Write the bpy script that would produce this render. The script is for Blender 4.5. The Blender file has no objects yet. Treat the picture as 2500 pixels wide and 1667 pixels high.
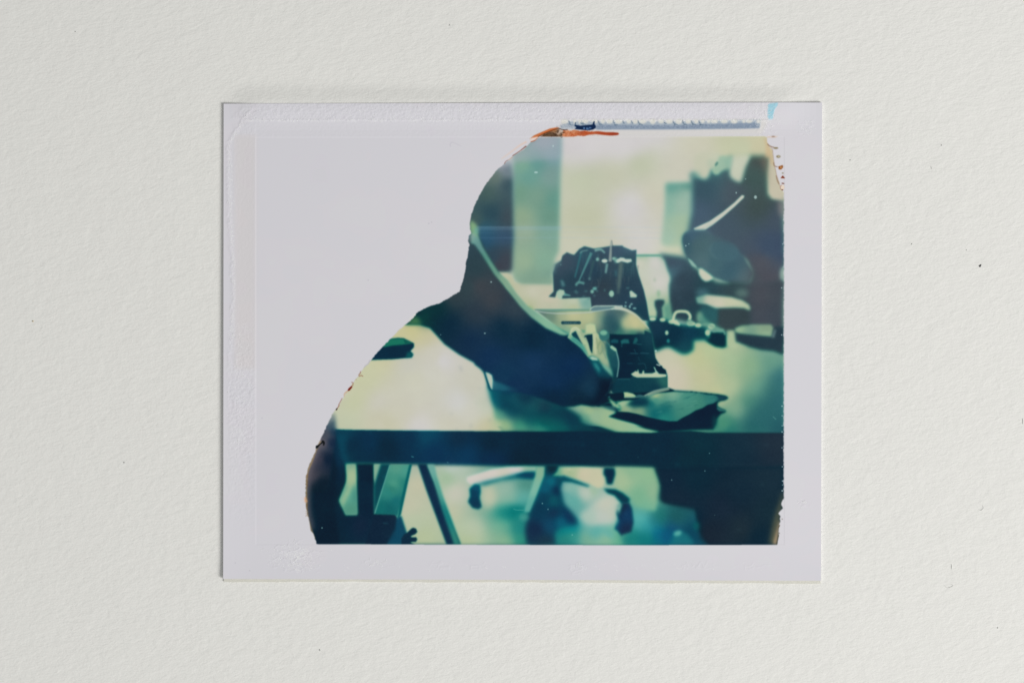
import bpy, bmesh, math
import numpy as np
from mathutils import Vector
from mathutils.geometry import tessellate_polygon

# ---------------------------------------------------------------- camera, light, exposure
SC = bpy.context.scene
COL = SC.collection
U = 13519.0                                   # photograph units per metre: the card is 108 mm wide


def W(px, py):
    return ((px - 1250.0) / U, (833.5 - py) / U)


cam_d = bpy.data.cameras.new("camera"); cam = bpy.data.objects.new("camera", cam_d); COL.objects.link(cam)
cam_d.sensor_width = 36.0
CAM_H = 0.62
cam_d.lens = 36.0 * CAM_H / (2500.0 / U)
cam.location = (0, 0, CAM_H)
cam_d.clip_start = 0.01; cam_d.clip_end = 20
SC.camera = cam

wd = bpy.data.worlds.new("World"); SC.world = wd; wd.use_nodes = True
wd.node_tree.nodes["Background"].inputs[0].default_value = (0.98, 1.0, 1.0, 1)
wd.node_tree.nodes["Background"].inputs[1].default_value = 0.31


def area(name, loc, size, power, col, sy=None):
    d = bpy.data.lights.new(name, 'AREA'); o = bpy.data.objects.new(name, d); COL.objects.link(o)
    d.shape = 'RECTANGLE'; d.size = size; d.size_y = sy or size; d.energy = power; d.color = col
    o.location = loc
    o.rotation_euler = (Vector((0, 0, 0)) - Vector(loc)).to_track_quat('-Z', 'Y').to_euler()
    return o


area("window_light", (1.12, -0.60, 0.84), 0.7, 20.8, (1.0, 0.99, 0.965), 0.7)
SC.view_settings.view_transform = 'Standard'; SC.view_settings.look = 'None'
SC.view_settings.exposure = 0.0; SC.view_settings.gamma = 1.0
E_CARD = 0.75                                 # light leaving a white surface at the card's middle
SPEC = 0.0035


def s2l(c):
    c = np.clip(np.asarray(c, np.float64) / 255.0, 0, 1)
    return np.where(c <= 0.04045, c / 12.92, ((c + 0.055) / 1.055) ** 2.4)
# ---------------------------------------------------------------- flat print painter (numpy)
KS = 0.75
PX0, PY0, PW, PH = 540.0, 244.0, 1474.0, 1182.0
IW, IH = int(PW * KS), int(PH * KS)
ORG = dict(A=(1100, 300), B=(1500, 300), C=(1100, 560), D=(1500, 560), E=(800, 740), F=(1160, 740),
           G=(1420, 780), H=(730, 1060), I=(1100, 1060), J=(1500, 1060), K=(1100, 860), L=(1500, 820),
           M=(740, 920), T=(1250, 270), U=(1620, 230), V=(530, 1180), X=(530, 230), Y=(950, 230), Z=(530, 500))


def P(s):
    """Points in photograph units from 'A 12,34 ... B 56,78': each letter names the close look they were measured in."""
    ox, oy, k, out = 0.0, 0.0, 1.0, []
    for t in s.split():
        if t in ORG:
            ox, oy = ORG[t]; k = 5.6
        elif t == 'S':
            ox, oy, k = 0.0, 0.0, 1.0
        else:
            a, b = t.split(',')
            out.append((ox + float(a) / k, oy + float(b) / k))
    return out


def smooth_pts(p, closed=True, n=6):
    m = len(p); out = []
    for i in range(m if closed else m - 1):
        g = (lambda j: p[j % m]) if closed else (lambda j: p[min(max(j, 0), m - 1)])
        a, b, c, d = g(i - 1), g(i), g(i + 1), g(i + 2)
        for k in range(n):
            t = k / n
            out.append(tuple(0.5 * (2 * b[q] + (c[q] - a[q]) * t + (2 * a[q] - 5 * b[q] + 4 * c[q] - d[q]) * t * t
                                    + (3 * b[q] - a[q] - 3 * c[q] + d[q]) * t ** 3) for q in (0, 1)))
    if not closed:
        out.append(p[-1])
    return out


def gauss1(a, s, axis):
    r = int(3 * s + 1)
    k = np.exp(-0.5 * (np.arange(-r, r + 1) / s) ** 2); k /= k.sum()
    pad = [(0, 0)] * a.ndim; pad[axis] = (r, r)
    b = np.pad(a, pad, mode='edge'); out = np.zeros_like(a); n = a.shape[axis]
    for i, w in enumerate(k):
        out += w * (b[i:i + n] if axis == 0 else b[:, i:i + n])
    return out


def blur(a, s):
    return a if s < 0.25 else gauss1(gauss1(a, s, 0), s, 1)


def vnoise(h, w, cx, cy, rng, octaves=3, gain=0.55):
    """Smooth value noise of about unit range; cx, cy = cell size in pixels."""
    out = np.zeros((h, w), np.float32); amp = 1.0; tot = 0.0
    for o in range(octaves):
        gx, gy = max(cx / 2 ** o, 1.0), max(cy / 2 ** o, 1.0)
        nx, ny = int(w / gx) + 3, int(h / gy) + 3
        g = rng.random((ny, nx)).astype(np.float32) * 2 - 1
        xs = np.arange(w) / gx; ys = np.arange(h) / gy
        xi = xs.astype(int); yi = ys.astype(int)
        fx = xs - xi; fy = ys - yi
        fx = fx * fx * (3 - 2 * fx); fy = (fy * fy * (3 - 2 * fy))[:, None]
        a = g[yi][:, xi] * (1 - fx) + g[yi][:, xi + 1] * fx
        b = g[yi + 1][:, xi] * (1 - fx) + g[yi + 1][:, xi + 1] * fx
        out += amp * (a * (1 - fy) + b * fy); tot += amp; amp *= gain
    return out / tot


class Canvas:
    def __init__(s, col):
        s.im = np.empty((IH, IW, 3), np.float32); s.im[:] = col

    def cover(s, pts, sig):
        p = (np.array(pts) - (PX0, PY0)) * KS
        m = int(3 * sig * KS + 4)
        x0 = int(max(p[:, 0].min() - m, 0)); x1 = int(min(p[:, 0].max() + m, IW))
        y0 = int(max(p[:, 1].min() - m, 0)); y1 = int(min(p[:, 1].max() + m, IH))
        if x1 <= x0 or y1 <= y0:
            return None
        return p, x0, x1, y0, y1

    def fill_mask(s, p, x0, x1, y0, y1):
        SS = 3
        ys = (np.arange((y1 - y0) * SS) + 0.5) / SS + y0
        acc = np.zeros(((y1 - y0) * SS, x1 - x0), np.float32)
        q = np.roll(p, -1, axis=0)
        for r, y in enumerate(ys):
            c = (p[:, 1] <= y) != (q[:, 1] <= y)
            if not c.any():
                continue
            a, b = p[c], q[c]
            xs = np.sort(a[:, 0] + (y - a[:, 1]) / (b[:, 1] - a[:, 1]) * (b[:, 0] - a[:, 0])) - x0
            for i in range(0, len(xs) - 1, 2):
                l, h = max(xs[i], 0), min(xs[i + 1], x1 - x0)
                if h <= l:
                    continue
                li, hi = int(l), int(h)
                if li == hi:
                    if li < x1 - x0: acc[r, li] += h - l
                else:
                    acc[r, li] += 1 - (l - li); acc[r, li + 1:hi] += 1
                    if hi < x1 - x0: acc[r, hi] += h - hi
        return np.clip(acc.reshape(y1 - y0, SS, x1 - x0).mean(1), 0, 1)

    def field(s, col, x0, x1, y0, y1, pw=3.2):
        if not isinstance(col[0], (tuple, list)):
            return np.array(col, np.float32)
        X = np.arange(x0, x1)[None, ::] / KS + PX0; Y = np.arange(y0, y1)[:, None] / KS + PY0
        acc = np.zeros((y1 - y0, x1 - x0, 3), np.float32); tw = np.zeros((y1 - y0, x1 - x0, 1), np.float32)
        pts = np.array([(q[0], q[1]) for q in col], float)
        dd = np.hypot(*(pts[:, None] - pts[None]).transpose(2, 0, 1)) + np.eye(len(pts)) * 1e4
        nn = np.sort(dd, 1)[:, 0] if len(pts) > 1 else [30]
        for (cx, cy, c), q in zip(col, nn):
            w = (1.0 / ((X - cx) ** 2 + (Y - cy) ** 2 + (0.48 * min(q, 90)) ** 2) ** (pw / 2))[..., None].astype(np.float32)
            acc += w * np.array(c, np.float32); tw += w
        return acc / tw

    def comp(s, m, col, x0, x1, y0, y1, ct):
        d = s.im[y0:y1, x0:x1]; f = s.field(col, x0, x1, y0, y1)
        f = np.broadcast_to(f, d.shape)
        for ch, g in ((0, ct), (1, 1.0), (2, 1.0 + (ct - 1) * 0.12)):
            mm = np.where(f[..., ch] < d[..., ch], 1 - (1 - m) ** g, m ** g)
            d[..., ch] += mm * (f[..., ch] - d[..., ch])

    def poly(s, pts, col, b=1.0, a=1.0, sm=False, ct=1.7):
        pts = P(pts) if isinstance(pts, str) else pts
        if sm: pts = smooth_pts(pts)
        if b >= 1.5: b *= 1.5
        r = s.cover(pts, b)
        if r is None: return
        m = np.clip(blur(s.fill_mask(*r), b * KS), 0, 1) * a
        s.comp(m, col, *r[1:], ct)

    def line(s, pts, w, col, b=0.5, a=1.0, sm=True, ct=1.0):
        """w: a width, or (start, end)"""
        pts = P(pts) if isinstance(pts, str) else pts
        if sm and len(pts) > 2: pts = smooth_pts(pts, False)
        w = w if isinstance(w, (tuple, list)) else (w, w)
        n = len(pts); L, R = [], []
        for i, (x, y) in enumerate(pts):
            ax, ay = pts[max(i - 1, 0)]; bx, by = pts[min(i + 1, n - 1)]
            dx, dy = bx - ax, by - ay; l = math.hypot(dx, dy) or 1
            h = 0.5 * (w[0] + (w[1] - w[0]) * i / max(n - 1, 1))
            L.append((x - dy / l * h, y + dx / l * h)); R.append((x + dy / l * h, y - dx / l * h))
        s.poly(L + R[::-1], col, b, a, False, ct)

    def blob(s, cx, cy, rx, ry, col, b=1.0, a=1.0, ang=0.0, ct=1.2, jag=0.0, rng=None):
        c, n = math.radians(ang), 22
        pts = []
        for i in range(n):
            t = 2 * math.pi * i / n
            k = 1 + (jag * (rng.random() - 0.5) if jag else 0)
            x, y = rx * k * math.cos(t), ry * k * math.sin(t)
            pts.append((cx + x * math.cos(c) - y * math.sin(c), cy + x * math.sin(c) + y * math.cos(c)))
        s.poly(pts, col, b, a, False, ct)

    def Z(s, z, cx, cy, rx, ry, col, **k):
        ox, oy = ORG[z]
        s.blob(ox + cx / 5.6, oy + cy / 5.6, rx / 5.6, ry / 5.6, col, **k)


EDGE = ("C 265,0 285,60 250,90 242,150 258,210 238,320 232,390 212,440 205,540 180,660 150,760 125,850 60,885 0,925 "
        "E 1540,2 1400,40 1280,95 1210,140 1185,185 1130,240 1070,290 980,360 900,450 850,500 790,560 720,630 660,700 "
        "600,770 560,830 500,880 460,940 410,1010 340,1100 280,1190 220,1280 170,1370 120,1450 75,1500 40,1568 "
        "H 330,0 290,80 240,190 200,290 160,380 120,480 102,580 92,700 90,850 95,960 110,1070 135,1160 165,1310 200,1360 245,1497 "
        "J 0,1511 1500,1508 2225,1505 2240,1400 2245,1290 2262,1180 2262,1120 2245,1080 2262,1040 2300,1010 2280,960 2290,910 2312,880 2312,400 B 2315,1300 2316,960 "
        "2300,930 2265,900 2262,860 2250,800 2215,720 2200,640 2180,560 2165,440 2160,380 2110,310 2085,260 2085,200 2050,187 1000,187 0,190 "
        "A 1500,200 1200,205 1100,262 1075,290 1000,370 860,450 830,480 730,570 640,640 575,725 500,820 430,930 "
        "370,1050 320,1150 285,1260 262,1380 265,1470")


def edge_points():
    p = P(EDGE); rng = np.random.default_rng(5); out = []
    for i, (a, b) in enumerate(zip(p, p[1:] + p[:1])):
        d = math.hypot(b[0] - a[0], b[1] - a[1]); n = max(int(d / 3.2), 1)
        rough = 0.9 if (b[0] < 1240 and not (a[1] > 1325 and b[1] > 1325)) or a[0] > 1880 else 0.0
        for k in range(n):
            t = k / n; j = rough * rng.standard_normal() * .55 if n > 1 else 0
            nx, ny = -(b[1] - a[1]) / (d or 1), (b[0] - a[0]) / (d or 1)
            out.append((a[0] + (b[0] - a[0]) * t + nx * j, a[1] + (b[1] - a[1]) * t + ny * j))
    return out


def paint_print():  # the glossy surface's grey glare is painted into the upper picture's tones
    rng = np.random.default_rng(7)
    CARD = (206, 204, 210)
    navy, dn, teal = (8, 42, 66), (4, 36, 60), (20, 110, 115)
    c = Canvas(CARD)
    c.poly("S 740,760 1930,760 1930,1056 740,1056", (192, 192, 168), 1)
    c.poly("S 680,1040 1930,1040 1930,1340 680,1340", (10, 42, 62), 1)
    # -------- wall
    c.poly("S 900,300 1930,300 1930,820 900,820",
           [(1300, 350, (206, 205, 206)), (1420, 350, (208, 203, 205)), (1520, 365, (205, 203, 200)), (1400, 420, (194, 196, 176)),
            (1450, 500, (190, 193, 170)), (1500, 430, (192, 194, 172)), (1560, 400, (186, 192, 168)), (1540, 500, (201, 199, 200)),
            (1590, 480, (198, 196, 178)), (1420, 590, (195, 196, 178)), (1560, 600, (202, 200, 198)), (1640, 640, (196, 200, 172)),
            (1700, 350, (200, 198, 180)), (1790, 345, (190, 193, 165)), (1850, 360, (196, 192, 162)), (1600, 330, (207, 204, 206)),
            (1660, 420, (198, 196, 182)), (1480, 650, (190, 190, 165))], 2)
    c.poly("S 1360,320 1620,320 1570,372 1470,385 1400,420 1360,390", (207, 203, 206), 9, .85, ct=1)
    c.poly("S 1500,485 1575,480 1590,520 1530,560 1490,540", (206, 203, 206), 15, .45, ct=1)
    c.poly("S 1530,560 1610,560 1600,630 1540,625", (206, 203, 202), 13, .45, ct=1)
    c.poly("S 1380,400 1480,410 1460,470 1380,480", (184, 192, 166), 14, .6, ct=1)
    c.poly("S 1370,500 1480,520 1470,560 1375,560", (184, 188, 160), 12, .6, ct=1)
    # -------- green panel and dark curtain
    c.poly("A 840,100 1518,100 1500,700 1490,1000 1480,1568 C 1475,300 1420,400 1380,750 1000,760 880,700 850,620 845,0 A 860,900",
           [(1330, 345, (150, 160, 170)), (1250, 370, (160, 165, 170)), (1350, 380, (125, 158, 166)), (1310, 400, (98, 150, 145)),
            (1275, 405, (122, 165, 146)), (1340, 430, (122, 152, 148)), (1290, 430, (106, 155, 145)), (1270, 470, (112, 152, 132)),
            (1310, 480, (120, 155, 138)), (1350, 490, (98, 148, 136)), (1275, 530, (140, 165, 138)), (1340, 530, (104, 146, 130)),
            (1280, 565, (148, 170, 150)), (1340, 570, (125, 163, 150)), (1280, 640, (150, 175, 148)), (1330, 640, (130, 168, 148)),
            (1300, 675, (125, 158, 140)), (1345, 672, (120, 155, 140))], 3.6, ct=1.3)
    c.poly("A 0,1568 200,1100 500,700 700,540 830,540 860,700 862,1568 C 845,560 780,600 500,600 0,600",
           [(1228, 400, (150, 155, 165)), (1240, 412, (112, 128, 138)), (1210, 430, (100, 118, 110)), (1240, 450, (58, 84, 96)),
            (1190, 470, (72, 98, 96)), (1160, 540, (70, 95, 95)), (1200, 520, (46, 78, 92)), (1240, 530, (66, 80, 90)), (1180, 562, (46, 92, 112)),
            (1230, 580, (62, 84, 102)), (1180, 590, (42, 84, 106)), (1200, 630, (52, 76, 92)), (1235, 640, (66, 74, 86)), (1215, 655, (66, 70, 82))], 3.4, ct=1.4)
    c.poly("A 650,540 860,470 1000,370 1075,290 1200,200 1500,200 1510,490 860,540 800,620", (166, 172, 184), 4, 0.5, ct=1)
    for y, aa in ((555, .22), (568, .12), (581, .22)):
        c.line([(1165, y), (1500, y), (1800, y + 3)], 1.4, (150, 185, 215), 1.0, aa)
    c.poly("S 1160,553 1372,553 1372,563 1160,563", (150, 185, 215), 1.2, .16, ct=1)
    c.poly("C 360,0 860,0 860,200 500,210 380,160", (50, 95, 150), 5, .22, ct=1)
    # -------- framed panel, dark corner, leaves, lamp
    c.poly("B 700,830 1080,815 1100,1568 D 960,230 700,230 640,190 B 690,1200",
           [(1640, 450, (95, 152, 142)), (1680, 450, (92, 145, 135)), (1632, 500, (135, 175, 160)), (1665, 500, (152, 180, 165)),
            (1665, 540, (160, 185, 160)), (1680, 480, (150, 180, 165)), (1630, 580, (158, 186, 168)), (1670, 570, (165, 186, 160)), (1650, 600, (170, 190, 165))], 3.6, ct=1.2)
    dk = [(1720, 460, (60, 88, 102)), (1700, 520, (70, 92, 112)), (1790, 470, (76, 88, 100)), (1840, 430, (68, 92, 90)), (1850, 500, (66, 82, 80)),
          (1760, 560, (72, 90, 104)), (1900, 540, (70, 84, 100)), (1700, 560, (74, 94, 112)), (1880, 600, (66, 84, 106)), (1860, 390, (76, 84, 82)), (1730, 420, (66, 104, 112))]
    c.poly("B 1050,690 1120,700 1200,760 1290,700 1330,610 1400,700 1540,600 1590,450 1640,470 1850,450 2060,460 2110,470 2100,700 2105,1000 2316,1040 2316,1568 "
           "D 2316,400 1000,400 950,300 B 1060,1200 1060,850", dk, 4.2, ct=1.5)
    c.poly("B 1310,460 1640,460 1600,640 1500,640 1440,590 1340,640", (150, 180, 160), 3, .9, ct=1.2)
    c.poly("B 1120,440 1420,420 1390,570 1310,600 1290,720 1240,775 1170,740 1100,680", (194, 196, 176), 3.4, sm=True, ct=1.3)
    c.Z('B', 1392, 640, 58, 72, (150, 182, 160), b=1.8, ct=1.3)
    c.Z('B', 1470, 560, 55, 100, (152, 182, 162), b=2, ang=20, ct=1.3)
    c.Z('B', 1330, 560, 60, 60, (182, 192, 172), b=3, ct=1.2)
    c.Z('B', 1545, 540, 34, 60, (140, 176, 158), b=3, ct=1.2, a=.8)
    c.Z('B', 1100, 720, 70, 40, (110, 155, 145), b=4, a=.7)
    c.Z('B', 1395, 565, 16, 34, (86, 130, 122), b=1.4, ang=30, ct=1.2)
    c.poly("B 1640,420 1850,440 1790,620 1740,790 1700,815 1610,770 1570,700 1590,560", (192, 196, 178), 3.0, sm=True, ct=1.4)
    c.poly("B 1600,260 1850,260 1860,450 1590,460", (190, 194, 166), 4, .9, ct=1)
    c.poly("B 2120,470 2200,560 2210,700 2260,860 2316,960 2316,1070 2150,1040 2105,960 2098,700", (192, 186, 166), 2.4, ct=1.1)
    c.poly("B 2045,200 2090,230 2120,320 2165,440 2180,600 2130,560 2120,470 2060,480 2070,330", (200, 176, 140), 2.4, .85, ct=1)
    c.poly("B 1990,470 2105,470 2105,900 2070,700", (122, 112, 98), 4, .6, ct=1)
    c.poly("B 2230,1060 2316,1080 2316,1330 2250,1240", (138, 130, 130), 4, .75, ct=1)
    # lamp arm and hood
    c.poly("B 1080,1445 1300,1345 1480,1220 1640,1090 1740,990 1775,995 1770,1025 1640,1150 1480,1290 1340,1400 1220,1480 1100,1475", (198, 198, 186), 1.2, ct=1.6)
    c.poly("D 930,100 960,50 1040,15 1230,10 1330,60 1500,130 1640,200 1780,400 1900,600 1840,740 1600,740 1360,660 1200,560 1080,500 1000,400 950,260 925,170",
           [(1680, 575, (66, 96, 116)), (1700, 600, (72, 100, 108)), (1720, 640, (80, 110, 118)), (1750, 585, (74, 100, 110)), (1790, 610, (70, 102, 116)), (1780, 660, (58, 90, 106)),
            (1820, 680, (82, 102, 108)), (1740, 640, (68, 102, 112))], 1.8, ct=1.5)
    c.Z('D', 1500, 300, 205, 135, (70, 104, 116), b=1.8, ang=12, a=.7)
    c.poly('D 1340,620 1500,680 1850,700 1880,560 1800,480 1600,560', (84, 110, 122), 9, .5)
    c.line('D 960,60 1050,22 1230,16 1330,60', 3, (96, 136, 146), 2, .5)
    c.poly('D 930,100 1000,60 1060,300 1000,380 945,250', (58, 90, 104), 4, .6)
    c.line("D 1330,210 1310,280 1350,360 1420,410", (5, 2), (84, 116, 124), 1.6, .6)
    c.poly("D 1130,120 1340,100 1300,400 1180,480 1090,400", (80, 108, 112), 5, .35)
    c.poly("D 1250,0 2316,0 2316,700 1900,700 1880,500 1720,240 1400,110", dk + [(1860, 640, (82, 84, 94)), (1900, 600, (64, 80, 104)), (1880, 690, (84, 84, 94))], 6, .8)
    c.line("D 2130,400 2150,900 2170,1300 2150,1450", (9, 7), (96, 104, 114), 2.5, .6)
    c.poly('D 1780,330 2316,330 2316,800 1500,800 1600,720 1840,740 1900,600', dk + [(1860, 640, (82, 84, 94)), (1900, 600, (64, 80, 104)), (1880, 690, (84, 84, 94)), (1830, 690, (66, 82, 90))], 3, .97)
    c.Z('D', 2310, 620, 50, 110, (160, 182, 170), b=2.5, a=.8)
    c.Z('D', 2290, 880, 60, 70, (96, 118, 130), b=4, a=.7)
    # -------- behind the table: dark mass under the lamp
    c.poly("D 620,335 900,370 1000,390 1100,520 1400,720 1800,740 2316,700 2316,1568 1650,1568 1500,1400 1100,1300 700,1200 740,740 760,680 700,540 660,420 620,370",
           [(1640, 640, (66, 86, 102)), (1660, 680, (54, 74, 88)), (1680, 720, (48, 68, 82)), (1720, 700, (44, 78, 88)), (1790, 700, (52, 76, 82)), (1850, 720, (70, 74, 84)),
            (1760, 780, (54, 72, 80)), (1870, 780, (66, 76, 88)), (1700, 760, (40, 72, 84)), (1640, 760, (48, 66, 80)), (1640, 665, (70, 104, 118)), (1840, 660, (78, 86, 96))], 3.6, ct=1.5)
    c.poly("D 1840,560 2120,480 2150,1400 1860,1400", (84, 82, 92), 9, .5)
    c.poly("D 1000,390 1060,430 1120,500 1125,530 1060,500 1020,440", (140, 176, 165), 1.4, ct=1.4)
    c.poly("D 1150,540 1190,530 1310,620 1355,670 1290,710 1240,715 1190,680 1150,610", (196, 198, 180), 1.5, ct=1.6)
    c.Z('D', 1200, 870, 90, 60, (72, 112, 122), b=3.5, a=.8)
    c.poly("D 1110,930 1260,890 1600,925 1750,970 1840,1030 1860,1090 1830,1115 1770,1080 1450,1080 1380,1090 1260,1030 1130,1010",
           [(1705, 730, (112, 162, 148)), (1735, 735, (192, 192, 172)), (1780, 740, (188, 192, 165)), (1825, 748, (176, 190, 160)), (1750, 748, (198, 194, 175))], 1.9, ct=1.5)
    c.poly("D 1200,1040 1400,1090 1440,1110 1420,1300 1200,1230 1150,1130", (44, 98, 104), 3, .9)
    c.Z('D', 1165, 1200, 45, 80, (108, 152, 132), b=2.6)
    c.Z('D', 1740, 870, 90, 60, (98, 126, 120), b=3.5, a=.7)
    # white patch between the pens and the dark thing
    c.poly("D 280,380 420,345 600,350 680,420 720,560 755,640 755,700 735,760 745,900 770,1120 790,1200 740,1260 460,1260 440,1000 400,820 330,620",
           [(1560, 640, (198, 199, 185)), (1600, 640, (205, 202, 198)), (1605, 690, (203, 201, 196)), (1575, 700, (192, 196, 180)), (1590, 745, (172, 192, 165)),
            (1628, 750, (145, 175, 145)), (1590, 775, (180, 192, 160)), (1560, 622, (160, 185, 160)), (1620, 620, (150, 180, 160))], 2.2, ct=1.4)
    c.poly("D 290,345 640,345 640,372 290,372", (100, 150, 135), 1.4, .9)
    c.Z('D', 603, 880, 24, 50, (140, 175, 145), b=1.8, a=.8)
    c.Z('D', 550, 690, 14, 30, (160, 178, 155), b=1.6, a=.7)
    c.poly("D 550,975 600,958 680,965 685,1010 650,1070 660,1180 660,1260 570,1260 580,1130 550,1040", (46, 74, 88), 1.6, ct=1.5)
    c.poly("D 660,1060 760,1000 800,1200 700,1240", (90, 140, 125), 3, .8)
    # -------- table top, back part
    c.poly("C 560,590 780,590 840,640 880,730 1380,750 1450,900 1900,920 1960,1150 1500,1200 1200,1100 900,1100",
           [(1220, 675, (196, 192, 168)), (1250, 690, (185, 188, 160)), (1300, 710, (194, 193, 175)), (1340, 730, (194, 190, 170)), (1400, 735, (184, 192, 170)),
            (1430, 735, (120, 165, 155)), (1425, 728, (140, 176, 165)), (1340, 745, (185, 188, 165)), (1290, 742, (178, 184, 152)), (1400, 748, (178, 186, 155)), (1280, 690, (186, 188, 165))], 1.8, ct=1.3)
    c.poly("C 920,690 1400,660 1400,750 960,750", (128, 160, 140), 3, .8, ct=1)
    # right part of the table top
    c.poly("L 500,150 1050,60 1560,80 1700,100 2316,200 2316,1330 600,1330 700,700",
           [(1620, 870, (190, 192, 168)), (1700, 870, (182, 187, 145)), (1735, 850, (172, 190, 150)), (1650, 920, (196, 190, 172)), (1720, 920, (190, 188, 155)),
            (1780, 880, (160, 185, 150)), (1790, 840, (165, 182, 150)), (1780, 940, (170, 185, 150)), (1830, 890, (128, 166, 132)), (1880, 880, (98, 148, 130)), (1905, 920, (62, 120, 125)),
            (1850, 950, (110, 158, 135)), (1905, 980, (54, 112, 120)), (1800, 1000, (130, 166, 138)), (1750, 960, (188, 190, 150)), (1640, 945, (198, 192, 172)), (1860, 1010, (60, 122, 115)),
            (1770, 1035, (70, 140, 115)), (1840, 1040, (40, 110, 105)), (1900, 1040, (34, 88, 100)), (1830, 980, (80, 140, 120)), (1780, 1050, (44, 125, 112)), (1880, 845, (120, 160, 145))], 2.5, ct=1.3)
    c.poly("S 1870,930 1920,900 1920,1060 1780,1060 1820,1010", (38, 96, 106), 14, .75, ct=1.2)
    c.poly("S 1610,870 1660,860 1660,970 1610,970", (202, 196, 178), 20, .8, ct=1)
    c.poly("S 1690,850 1760,845 1750,960 1690,970", (190, 192, 150), 22, .6, ct=1)
    c.poly("S 1800,860 1850,880 1830,960 1800,960", (148, 176, 140), 20, .5, ct=1)
    # lamp foot
    c.poly("D 1640,1340 1760,1300 2140,1300 2170,1340 2150,1470 1900,1450 1700,1430 1650,1400",
           [(1800, 800, (150, 180, 145)), (1830, 810, (110, 148, 130)), (1870, 800, (128, 155, 130)), (1870, 815, (140, 170, 140))], 1.8, ct=1.4)
    c.poly("D 1650,1420 1800,1445 2160,1480 2200,1340 2316,1340 L 2316,180 2312,260 2180,210 2000,190 1840,150 1720,90 1660,50 1655,0", (40, 62, 76), 2.4, ct=1.8)
    c.line("D 2200,1370 2165,1480", (5, 7), (110, 140, 140), 1.5, .7)
    # -------- cameras on the table
    c.poly("D 460,1210 700,1230 900,1300 1250,1330 1290,1480 1330,1540 L 1250,60 1230,50 1080,60 1075,190 1000,240 930,245 860,210 760,150 700,150 640,170 590,200 540,200 D 500,1500 440,1300",
           [(1600, 800, (24, 60, 82)), (1650, 820, (12, 50, 72)), (1690, 810, (14, 62, 84)), (1670, 850, (20, 76, 90)), (1610, 840, (14, 48, 68)), (1720, 810, (16, 70, 84))], 3.0, ct=2)
    c.poly("D 1310,1400 1520,1400 L 1530,0 1545,140 1480,160 1380,145 1300,100 1240,40 D 1290,1500", (8, 48, 66), 2.0, ct=2)
    c.poly("D 1420,1100 1650,1080 1840,1110 1850,1300 1700,1310 1640,1350 1600,1380 1520,1380 1420,1290", (56, 72, 78), 3)
    c.poly("D 1180,1160 1300,1260 1420,1330 1520,1390 1480,1410 1250,1330 1160,1260", (86, 145, 130), 2.4, .85)
    for a in ((1525, 1225, 50, 26), (658, 1235, 42, 28), (1145, 1310, 48, 32), (785, 1262, 52, 30), (1325, 1325, 52, 40), (1272, 1412, 36, 42), (1050, 1290, 60, 30)):
        if a[0] != 1525:
            c.Z('D', *a, (172, 190, 160), b=1.3, ct=1.7)
    c.Z('D', 520, 1225, 48, 26, (180, 194, 168), b=1.2, ct=1.7)
    c.line("D 800,1260 815,1180 850,1130 930,1120 1000,1135 1035,1190 1020,1240", 7.5, (182, 194, 165), 1.3, ct=1.7)
    c.poly("D 760,1240 850,1235 900,1290 890,1320 820,1300", (184, 194, 168), 1.4, ct=1.7)
    c.Z('D', 1030, 1275, 45, 40, (130, 170, 148), b=1.8)
    c.line("D 1180,1300 1300,1310 1420,1370 1490,1380", 7, (110, 160, 140), 1.5, .8)
    c.line("D 1340,1400 1480,1385 1510,1440", 4.5, (100, 155, 140), 1.3, .8)
    c.Z('D', 715, 1413, 24, 32, (165, 192, 165), b=1.1, ct=1.6)
    c.Z('L', 735, 68, 22, 28, (35, 125, 128), b=1.1, ct=1.6)
    c.poly("D 1535,1380 1640,1380 1660,1568 L 1720,90 1660,170 1530,150 1540,0", (168, 186, 152), 2.2, ct=1.4)
    # -------- pot of pens
    c.poly("C 1340,920 1410,850 1400,600 1440,480 1510,430 1530,360 1590,315 1650,340 1690,350 1760,270 1830,232 1960,265 2100,245 2210,225 2352,225 D 120,240 240,290 300,280 295,480 "
           "330,620 400,830 440,1000 480,1250 300,1240 200,1130 0,1050 C 2200,1050 1930,1090 1910,930 1520,945 1500,870 1450,860 1430,930",
           [(1380, 640, (66, 84, 100)), (1400, 680, (42, 70, 86)), (1430, 620, (50, 86, 104)), (1450, 660, (42, 70, 90)), (1480, 640, (56, 78, 92)), (1470, 700, (52, 68, 80)),
            (1530, 640, (48, 82, 94)), (1530, 700, (42, 68, 86)), (1500, 615, (64, 88, 108)), (1530, 600, (70, 100, 118)), (1540, 735, (42, 68, 88)), (1460, 735, (54, 72, 88)), (1560, 760, (28, 66, 84))], 1.3, ct=1.6)
    c.poly("C 1400,600 1410,480 1510,430 1520,480 1450,520 1430,620", (90, 112, 122), 2, .7)
    pr = np.random.default_rng(33)
    for i in range(44):
        x, y = 1390 + 175 * pr.random(), 615 + 75 * pr.random(); l = 14 + 26 * pr.random(); a_ = (pr.random() - .5) * 10
        c.line([(x, y), (x + a_, y + l)], (1 + 2.5 * pr.random(), .8), [(70, 112, 122), (34, 58, 76), (92, 110, 112), (58, 74, 88)][i % 4], 1.1, .45)
    for i in range(12):
        c.blob(1400 + 160 * pr.random(), 690 + 60 * pr.random(), 2 + 3 * pr.random(), 1.5 + 2 * pr.random(), (84, 128, 132), 1.3, .5)
    c.line("C 1790,300 1700,660", (5, 4), (52, 108, 118), .9, .9)
    c.line("C 1925,320 1750,720", (7, 3), (76, 132, 134), .8, .95)
    c.line("C 1960,420 1900,660", (6, 6), (56, 90, 98), 1.2, .8)
    c.line("C 2140,470 2120,600", (6, 5), (104, 150, 148), 1.0, .9)
    c.line("C 2195,150 2190,260 2180,440", (2, 8), (140, 156, 152), 1.0, .9)
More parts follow.
